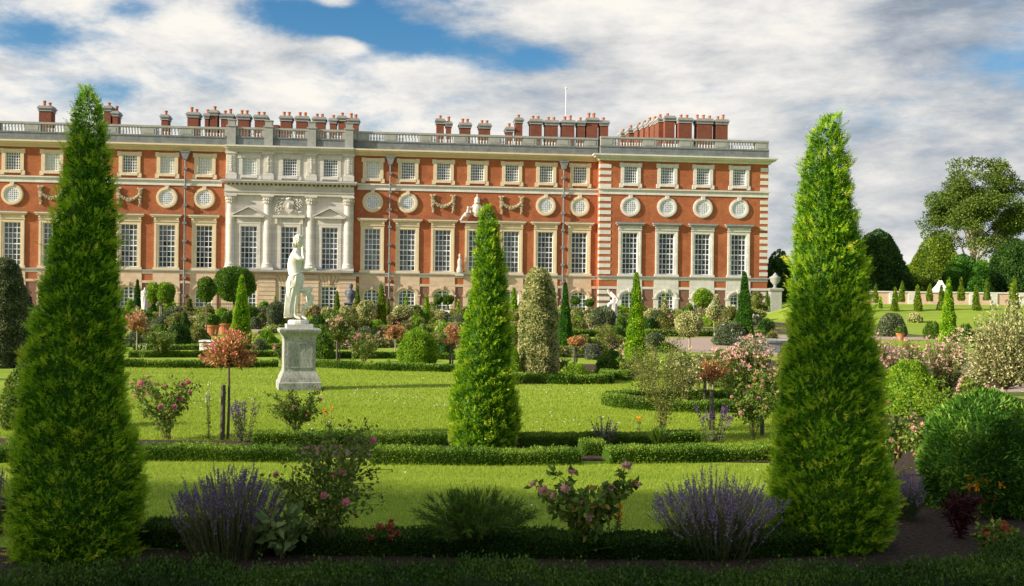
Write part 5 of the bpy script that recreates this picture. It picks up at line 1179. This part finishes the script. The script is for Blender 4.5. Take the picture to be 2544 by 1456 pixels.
E=[(0,1),(1,2),(2,3),(3,4),(4,5),(5,6),(6,7),(3,8),(8,9),(9,10),(10,11),(11,12),(12,13),(3,14),(14,15),(15,16),(16,17),(17,18),(18,19),(0,20),(20,21),(21,22),(22,23),(23,24),(24,25),(0,26),(26,27),(27,28),(28,29),(29,30)]
Rr=[(rk(104),rk(115)),(rk(86),rk(102)),(rk(86),rk(114)),(rk(88),rk(120)),(rk(52),rk(60)),rk(34),rk(44),rk(50),
    rk(38),rk(34),rk(28),rk(24),rk(17),rk(15), rk(38),rk(32),rk(26),rk(23),rk(18),rk(15),
    rk(62),rk(42),rk(40),rk(24),rk(24),rk(16), rk(58),rk(42),rk(36),rk(22),rk(16)]
skin('figure',J,E,Rr,MARB,statue)
# face, curls, fingers
b=MB(); hc=np.array(P(446,185,-.02)); b.ball(hc,(rk(60),rk(58),rk(78)),14,11); b.ball(np.array(P(500,195,-.02)),(rk(10),rk(9),rk(16)),6,5); b.ball(np.array(P(490,222,-.02)),(rk(14),rk(18),rk(8)),6,5); b.ball(np.array(P(478,245,-.02)),(rk(20),rk(20),rk(14)),7,5)
for sg in (-1,1): b.ball(np.array(P(484,180,-.02+sg*rk(24))),(rk(11),rk(12),rk(7)),6,5)
b.ball(np.array(P(445,200,-.02-rk(58))),(rk(10),rk(8),rk(18)),6,5)
b.build('face',MARB,statue,smooth=True)
b=MB()
for k in range(170):
    v=rng.normal(size=3); v/=np.linalg.norm(v)
    if v[0]>.45 and v[2]<.45: continue
    if v[2]<-.75: continue
    c_=hc+v*np.array([rk(66),rk(66),rk(80)])+np.array([-rk(6),0,rk(6)]); b.ball(c_,(rk(18),)*3,6,5,rough=.2)
for k in range(30): b.ball(np.array(P(395+random.uniform(-30,25),250+random.uniform(-25,18),-.02+random.uniform(-.06,.06))),(rk(15),)*3,6,5,rough=.2)
b.build('hair',MARB,statue,smooth=True)
b=MB()
for k,(dx,dz,L_) in enumerate([(0,12,52),(4,4,60),(4,-5,56),(0,-13,44)]):
    p=np.array(P(628,586,.02+(k-1.5)*.012)); b.tube([p,p+[rk(L_*.5),-.003,rk(dz*.3)],p+[rk(L_*.85),-.002,rk(dz*.3-8)]],[rk(8),rk(7.5),rk(5)],6)
p=np.array(P(615,575,-.01)); b.tube([p,p+[rk(20),-.012,rk(12)],p+[rk(38),-.01,rk(12)]],[rk(9),rk(8),rk(6)],6)
for k in range(4):
    p=np.array(P(506,290-k*9,-.085+k*.004)); b.tube([p,p+[rk(20),.01,rk(6)],p+[rk(16),.035,rk(2)]],[rk(8),rk(7),rk(5.5)],6)
p=np.array(P(498,300,-.07)); b.tube([p,p+[-rk(12),.01,rk(16)],p+[-rk(10),.02,rk(30)]],[rk(9),rk(8),rk(6)],6)
b.build('fingers',MARB,statue,smooth=True)
b=MB(); b.tube([P(500,262,-.045),P(530,300,-.06),P(548,345,-.07)],[rk(7),rk(9),rk(13)],8); b.build('pipe',MARB,statue,smooth=True)
# drapery: lofted folds from the hip down the left side
def drape(rows,na,folds,seed,amp):
    V=[];nr_=len(rows)
    for i,(cx_,cy_,rx_,ry_,d) in enumerate(rows):
        for j in range(na):
            a=2*PI*j/na; k=1+amp*math.sin(folds*a+seed+.45*i)+amp*.5*math.sin(folds*1.7*a-.3*i); p=P(cx_,cy_,d); V.append((p[0]+rk(rx_)*k*math.cos(a),p[1]+rk(ry_)*k*math.sin(a),p[2]+rk(26)*math.cos(a)*(1 if i<4 else .2)))
    Fq=[(i*na+j,(i+1)*na+j,(i+1)*na+(j+1)%na,i*na+(j+1)%na) for i in range(nr_-1) for j in range(na)]
    return V,Fq
b=MB(); V,Fq=drape([(395,680,98,105,0),(393,720,112,118,0),(392,770,122,126,0),(388,830,116,120,0),(378,900,104,108,0),(362,980,92,96,0),(345,1070,84,88,.01),(325,1160,80,82,.01),(310,1240,74,76,.01),(300,1300,62,60,.01)],60,9,0,.07)
b.add(V,np.array(Fq))
for k in range(7):   # rolled folds across the hips
    y0=672+k*26; b.tube([P(290-k*2,y0+90,-.07),P(330,y0+52,-.125),P(390,y0+16,-.14),P(440,y0-4,-.12),P(475,y0-10,-.06)],[rk(8),rk(14),rk(15),rk(12),rk(7)],7)
for k in range(5): b.tube([P(300+k*26,820+k*8,-.13+.012*abs(k-2)),P(286+k*18,1000,-.115),P(270+k*15,1150,-.1),P(258+k*17,1290,-.085)],[rk(10),rk(14),rk(14),rk(10)],6)
b.build('drapery',MARB,statue,smooth=True)
# the crouching companion whose bent knees show on the right
J=[P(470,1010,.05),P(470,920,.06),P(480,880,.08),P(560,905,0),P(640,850,-.02),P(600,920,-.01),P(520,985,.0),P(560,1000,.06),P(648,985,.05),P(605,1060,.05),P(520,1165,.02),P(500,1240,.0),P(500,1285,-.01),P(580,1318,-.05),P(625,1082,.06),P(655,1108,.05)]
E=[(0,1),(1,2),(1,3),(3,4),(4,5),(5,6),(0,7),(7,8),(8,9),(9,10),(10,11),(11,12),(12,13),(9,14),(14,15)]
Rr=[rk(v*1.3) for v in (72,60,40,46,32,36,28,50,36,42,28,20,18,12,18,13)]
skin('companion_figure',J,E,Rr,MARB,statue)
# ---- small statues and bust
def small_statue(px,base,top,label,pose,mat=MARB,pbase=None,lean=0):
    x,y=gp(px,pbase or base); k=y/F; H=(base-top)*k; z0=((pbase or base)-base)*k; root=empty('statue',(x,y,0)); tag(root,label,'statue')
    b=MB(); b.lathe([(.34*H*.6,0),(.34*H*.6,.05),(.27*H*.6,.1),(.25*H*.6,max(.12,z0-.12)),(.32*H*.6,max(.16,z0-.05)),(.32*H*.6,max(.2,z0))],(0,0,0),4,sq=True); b.build('plinth',PLIN if mat is MARB else LEADM,root); z0=max(z0,.2)
    f=lambda x_,z_,d=0:(x_*H,d*H,z0+z_*H)
    if pose=='stand':
        J=[f(0,.52),f(-.01,.66),f(-.01,.77),f(.01,.84),f(.02,.93),f(-.09,.76,-.02),f(-.1,.6,-.05),f(0,.55,-.1),f(.08,.76,.02),f(.11,.62,-.03),f(.12,.5,-.04),f(-.04,.28),f(-.04,.05),f(-.02,.02,-.06),f(.05,.28,-.03),f(.07,.05),f(.09,.02,-.05)]
        E=[(0,1),(1,2),(2,3),(3,4),(2,5),(5,6),(6,7),(2,8),(8,9),(9,10),(0,11),(11,12),(12,13),(0,14),(14,15),(15,16)]
        Rr=[.085,.07,.085,.035,.055,.04,.03,.022,.04,.03,.022,.06,.035,.02,.06,.035,.02]
    else:
        J=[f(.02,.42),f(.1,.56),f(.08,.72),f(-.02,.8),f(-.08,.88),f(.12,.68,-.06),f(.2,.55,-.08),f(.12,.42,-.1),f(-.06,.72,.04),f(-.16,.86,.02),f(-.18,.98,0),f(-.16,.4,-.06),f(-.15,.2,-.06),f(-.05,.04,-.08),f(.08,.22,.04),f(.16,.05,.03),f(.24,.02,.02)]
        E=[(0,1),(1,2),(2,3),(3,4),(2,5),(5,6),(6,7),(2,8),(8,9),(9,10),(0,11),(11,12),(12,13),(0,14),(14,15),(15,16)]
        Rr=[.1,.08,.09,.045,.065,.045,.035,.025,.045,.032,.03,.07,.05,.03,.07,.045,.025]
    skin('figure',J,E,[r*H for r in Rr],mat,root)
    b=MB(); V=[];na=24
    for i in range(8):
        t=i/7; 
        for j in range(na):
            a=2*PI*j/na; r=(.13-.02*t)*H*(1+.1*math.sin(6*a+i*.5)); V.append((r*math.cos(a)+(.0 if pose=='stand' else .05)*H,r*.8*math.sin(a),z0+H*(.56-.5*t)))
    b.add(V,np.array([(i*na+j,(i+1)*na+j,(i+1)*na+(j+1)%na,i*na+(j+1)%na) for i in range(7) for j in range(na)])); b.build('drapery',mat,root,smooth=True)
    return root
small_statue(358.5,773,710,'small white marble statue with folded arms standing left of the double-headed bay','stand',pbase=800)
small_statue(1521,782,717,'small white marble statue leaning with one arm raised, before the right wing','lean',pbase=812)
x,y=gp(871,792); k=y/F; root=empty('bust',(x,y,0)); tag(root,'dark lead bust on a pedestal in front of the stone centrepiece','bust')
b=MB(); b.lathe([(.5,0),(.5,.15),(.36,.25),(.36,1.05),(.46,1.15),(.46,1.25)],(0,0,0),4,sq=True); b.build('pedestal',LEADM,root)
b=MB(); b.lathe([(.18,1.25),(.16,1.35),(.3,1.6),(.4,1.95),(.34,2.15),(.14,2.24),(.1,2.34),(.15,2.42),(.17,2.54),(.13,2.68),(.04,2.73)],(0,0,0),14); b.ball((-.36,0,2.02),(.14,.15,.2),8,6); b.ball((.36,0,2.02),(.14,.15,.2),8,6); b.build('figure',LEADM,root,smooth=True)
# ---- terracotta pots with shrubs standing in them
def pot(px,base,top,w,label):
    x,y,R,H,D=size(px,base,top,w); b=MB(); b.lathe([(R*.66,0),(R*.9,H*.8),(R*1.02,H*.82),(R*1.04,H),(R*.9,H),(R*.85,H*.86),(.01,H*.85)],(0,0,0),20); o=b.build('terracotta_pot',TERRA); o.location=(x,y,0); tag(o,label,'plant pot','terracotta pots'); return x,y,R,H,D
for a,s_ in (((561,830,803,40,'large terracotta pot holding a dark shrub, left of the slender bright yew'),1),((528,834,807,36,'terracotta pot half hidden behind the thin bay stem'),.9),((2237,846,828,22,'small terracotta pot at the right foot of the grey dome'),.8)):
    x,y,R,H,D=pot(*a); b=MB(); mass(b,prof_ball,R*.95,R*1.7,'bay',D,.08); o=b.build('potted_shrub',gm('bay')); o.location=(x,y,H*.8)
    tag(o,{1:'dark rounded shrub growing in the large terracotta pot',.9:'rounded shrub growing in the pot behind the thin bay stem',.8:'little shrub in the pot by the grey dome'}[s_],'shrub')
# ---- white trough
x,y=gp(521,872); b=MB(); k=y/F; hw=23*k; root=empty('wooden_trough',(x,y,0)); tag(root,'low white painted garden trough behind the red honeysuckle standard','trough')
b.box(-hw*.96,hw*.96,-.15,.15,0.02,.24); b.build('box',PAINT,root); b=MB(); b.box(-hw,hw,-.19,.19,.28,.33); b.build('lid',PAINT,root); b=MB(); b.box(-hw*.9,hw*.9,-.13,.13,.24,.28); b.build('gap_strip',LEADM,root)
# ---- wooden stakes
for px,base,top,l in ((1767,1068,968,'dark wooden stake among the violet sage on the right'),(1750,996,935,'short dark stake beside the twin-trunked red standard'),(1893,1082,990,'weathered stake between the pale roses and the right yew')):
    x,y=gp(px,base); b=MB(); hh=(base-top)*y/F; b.lathe([(.028,0),(.026,hh-.01),(.018,hh)],(0,0,0),9); b.lathe([(.031,hh*.8),(.031,hh*.84)],(0,0,0),9); o=b.build('wooden_stake',STAKE); o.location=(x,y,0); tag(o,l,'stake','wooden plant stakes')
# ---- basin, steps, railings
x,y=gp(1905,872); b=MB(); b.lathe([(1.15,0),(1.15,.08),(1.05,.1),(1.05,.3),(1.12,.33),(1.15,.4),(1.0,.4),(.98,.2)],(0,0,0),40); root=empty('stone_basin',(x,y,0)); tag(root,'round grey stone fountain basin on the gravel, left of the right foreground yew','basin'); b.build('rim',SDARK,root,smooth=False)
wm,nt,bb_,_=newmat('water'); bb_.inputs['Base Color'].default_value=(.03,.04,.045,1); bb_.inputs['Roughness'].default_value=.05; b=MB(); b.lathe([(1.0,.28),(1.0,.30)],(0,0,0),40); b.build('water_surface',wm,root)
for px,l in ((1097,'pale stone steps below the garden door left of the central yew'),(1455,'pale stone steps at the foot of the arched window by the wing')):
    x,y=gp(px,797); b=MB()
    for i in range(5): b.box(-1.6,1.6,i*.38,2.0,i*.15,i*.15+.148)
    for sg in (-1,1): b.box(sg*1.75-.15,sg*1.75+.15,-.1,2.0,0,.9)
    o=b.build('stone_steps',SWHITE); o.location=(x,y,0); tag(o,l,'steps')
IRON=surf('black_iron',(.03,.03,.032),(.06,.06,.06),5,.5,0)
c_,s_=math.cos(AL),math.sin(AL)
root=empty('iron_railing',(0,FD,0),AL); tag(root,'low black iron railing running along the foot of the palace','railing')
b=MB(); x=S(380,-5)
while x<S(1890,-5): b.box(x-.015,x+.015,-5.015,-4.985,0,.92); x+=.17
b.build('bars',IRON,root); b=MB(); b.box(S(380,-5),S(1890,-5),-5.02,-4.98,.8,.84); b.box(S(380,-5),S(1890,-5),-5.02,-4.98,.1,.13); b.build('rails',IRON,root)
# ---- garden wall, piers, urn
WB=brickmat('garden_wall_brick',(.66,.42,.3),(.56,.34,.24),(.62,.5,.4),(.7,.55,.44))
root=empty('garden_wall',(0,0,0)); tag(root,'long pinkish brick garden wall with pale piers behind the grass bank','wall')
A=at(2060,738,103); Bq=at(2560,716,101); zt=A[2]; zb=1.2
b=MB(); b.box(A[0]-2,Bq[0]+40,101.9,102.3,zb-.6,2.8); b.build('brickwork',WB,root); b=MB(); b.box(A[0]-2,Bq[0]+40,101.8,102.4,2.8,2.93); b.build('coping',SWHITE,root)
for px in (2137,2216,2263,2415,2468,2538):
    X=at(px,740,102)[0]; b=MB(); b.box(X-.32,X+.32,101.8,102.4,zb-.6,2.79); b.build('pier',SWHITE,root)
x,y,z=at(1925,757,103); root=empty('urn_pier',(x,y,0)); tag(root,'stone gate pier topped by an urn beside the palace corner','pier')
b=MB(); b.lathe([(.75,0),(.75,.6),(.55,.7),(.55,2.7),(.7,2.85),(.75,3.0),(.5,3.1)],(0,0,0),4,sq=True); b.build('shaft',SCAP,root)
b=MB(); b.lathe([(.3,3.1),(.12,3.3),(.2,3.45),(.5,3.8),(.52,4.1),(.6,4.2),(.3,4.35),(.1,4.6),(.02,4.7)],(0,0,0),14); b.build('urn',SCAP,root,smooth=True)
x,y,z=at(2336,724,112); root=empty('tent',(x,y,0)); tag(root,'white pointed marquee tent peeping over the garden wall','tent')
b=MB(); V=[]; 
for i,(r,h) in enumerate([(1.05,2.9),(.62,3.35),(.33,3.8),(.13,4.3),(.03,z+1.05)]): V+= [(r*a,r*c2,h) for a,c2 in ((-1,-1),(1,-1),(1,1),(-1,1))]
b.add(V,[np.array([(i*4+j,i*4+(j+1)%4,(i+1)*4+(j+1)%4,(i+1)*4+j) for i in range(4) for j in range(4)])]); b.build('canopy',PAINT,root); b=MB(); b.box(-1,1,-1,1,0,2.9); b.build('wall_panels',PAINT,root)
# ---- large domes of yew beyond the wall
def dome(px,base,top,w,D,kind,label,prof,amp=.05,dens=1.0,name='clipped_yew_dome'):
    x,y,z=at(px,base,D); R=w*D/F/2; H=(base-top)*D/F+z; b=MB(); root=empty(name,(x,y,0)); tag(root,label,'tree','clipped domes beyond the garden wall')
    mass(b,prof,R,H-.4,kind,D,amp,.4,dens,.12,lmin=2.6); b.build('crown',gm(kind),root); t=MB(); t.tube([(0,0,0),(0,0,1.5)],.3,8); t.build('trunk',BARK,root)
pb=lambda t:np.interp(t,[0,.15,.35,.6,.8,.93,1],[1,.97,.86,.66,.46,.3,.03])
pd=lambda t:np.interp(t,[0,.15,.4,.65,.85,.95,1],[.92,.98,1,.86,.6,.36,.03])
dome(2180,728,570,190,128,'dark','broad dark dome left of the gap, nearest the right foreground yew',pb,amp=.1)
dome(2325,722,588,136,140,'yewy','sunlit yellow-green dome under the tall tree',pd,amp=.07)
dome(2392,722,632,150,122,'yewd','smooth pointed cone-shaped dome between the sunlit dome and the small one',pb,amp=.02)
dome(2433,725,648,80,116,'yewd','small pointed yew dome in front of the big dark one',pb,amp=.02)
dome(2520,725,594,190,125,'dark','big dark dome at the right edge',pb,amp=.05)
dome(1935,735,620,72,150,'dark','dark tree mass between the palace corner and the right foreground yew',pd,amp=.1)
# light hedge behind
def bigtree(px,base,top,w,D,label,kind='tree',nclump=70,seed=3,nleaf=420,trunk_top=.45,crown0=.22,name='broadleaf_tree',group=None,lean=0):
    r_=random.Random(seed); x,y,z=at(px,base,D); H=(base-top)*D/F+z; R=w*D/F/2; root=empty(name,(x,y,0)); tag(root,label,'tree',group)
    t=MB(); cl=[]
    t.tube([(0,0,0),(.1,0,H*.2),(lean*.3,0,H*.42),(lean*.6,0,H*.62)],[H*.019,H*.014,H*.011,H*.005],10)
    for i in range(16):
        a=r_.uniform(0,2*PI); q=r_.uniform(.45,.95); z0=H*r_.uniform(.2,.5); p0=np.array([lean*.3,0,z0]); zt=H*(.35+.6*(1-q*q*.6)*r_.uniform(.7,1)); p2=np.array([R*q*math.cos(a)*.85+lean*.5,R*q*math.sin(a)*.7,min(zt,H*.93)]); m=(p0*.5+p2*.5)+np.array([0,0,H*.05]); 
        t.tube([p0,p0*.6+m*.4,m,p2],[H*.007,H*.006,H*.0045,H*.002],7)
        for f in (.6,.8,1.): 
            q_=(m*(1-f)+p2*f); cl.append((q_,R*r_.uniform(.13,.26)))
            e=q_+np.array([r_.uniform(-1,1),r_.uniform(-1,1),r_.uniform(-.3,.8)])*R*.22; t.tube([q_,e],[H*.004,H*.0015],5); cl.append((e,R*r_.uniform(.1,.2)))
    while len(cl)<nclump:
        a=r_.uniform(0,2*PI); v=r_.uniform(0,1); zz_=H*(crown0+(1-crown0)*v*.97); rr=R*math.sqrt(max(.02,1-((v-.42)/.6)**2))*r_.uniform(.55,1); cl.append((np.array([rr*math.cos(a)+lean*.5,rr*math.sin(a)*.8,zz_]),R*r_.uniform(.1,.2)))
    t.build('trunk',BARKL if seed==3 else BARK,root,smooth=True)
    b=MB(); L_=max(.12,2.2*pix(D))
    for c2,r in cl:
        n=int(nleaf*(r/(R*.16))**2); v=rdir(n); rad=r*rng.uniform(.25,1.12,n)[:,None]**.6; Pp=c2+v*rad*np.array([1.15,1.15,.72]); k=Pp[:,2]<H; Pp=Pp[k]; v=v[k]; n=len(Pp)
        leaves(b,Pp,nrm(v*.6+rdir(n)),L_*rng.uniform(.7,1.3,n),L_*.6,np.clip(rng.normal(.5,.22,n)+r_.uniform(-.12,.12),0,1),.1)
    b.build('crown',gm(kind),root); return root
bigtree(2415,728,390,278,170,'tall spreading tree with pale limbs rising behind the clipped domes',nclump=165,seed=3,nleaf=330,crown0=.35,lean=1.2)
bigtree(2290,722,640,110,175,'low sunlit bushy tree between the dark dome and the sunlit dome','bright',nclump=60,seed=5,nleaf=200,crown0=.05)
bigtree(2470,722,618,120,160,'light green bushy tree in the gap left of the big dark dome','bright',nclump=60,seed=6,nleaf=200,crown0=.05)
bigtree(1912,735,648,50,190,'distant dark tree touching the palace corner','dark',nclump=40,seed=7,nleaf=150,crown0=.05)
# ---- row of unseen trees added behind and left of the camera to shade the foreground
shade_trees=None
for i in range(6):
    r_=random.Random(40+i); X=-52+i*6.0; H=SHH+r_.uniform(-1.,1.)
    if i>5: q=dupe(shade_trees[i%3]); q.location=(X,-3.6+r_.uniform(-.4,.4),0); q.rotation_euler=(0,0,r_.uniform(0,6)); q.scale=(1,1,.8); continue
    root=empty('added_shade_tree',(X,-3.2+r_.uniform(-.4,.4),0)); tag(root,'tree added out of view behind the camera, to shade the foreground','tree','added shade trees behind the camera')
    t=MB(); t.tube([(0,0,0),(0,0,H*.5),(0,0,H*.85)],[.3,.22,.05],8); t.build('trunk',BARK,root)
    b=MB(); n=26000; P_,N_,t_,th_=revpts(n,prof_ball,4.1,H-1.2,.08,i,.5); P_[:,2]+=1.2; leaves(b,P_,rdir(len(P_)),.2,.14,np.clip(rng.normal(.5,.2,len(P_)),0,1)); core(b,prof_ball,4.1,H-1.2,.1,i,.8,1.2); b.build('crown',gm('tree'),root); shade_trees=(shade_trees or [])+[root]
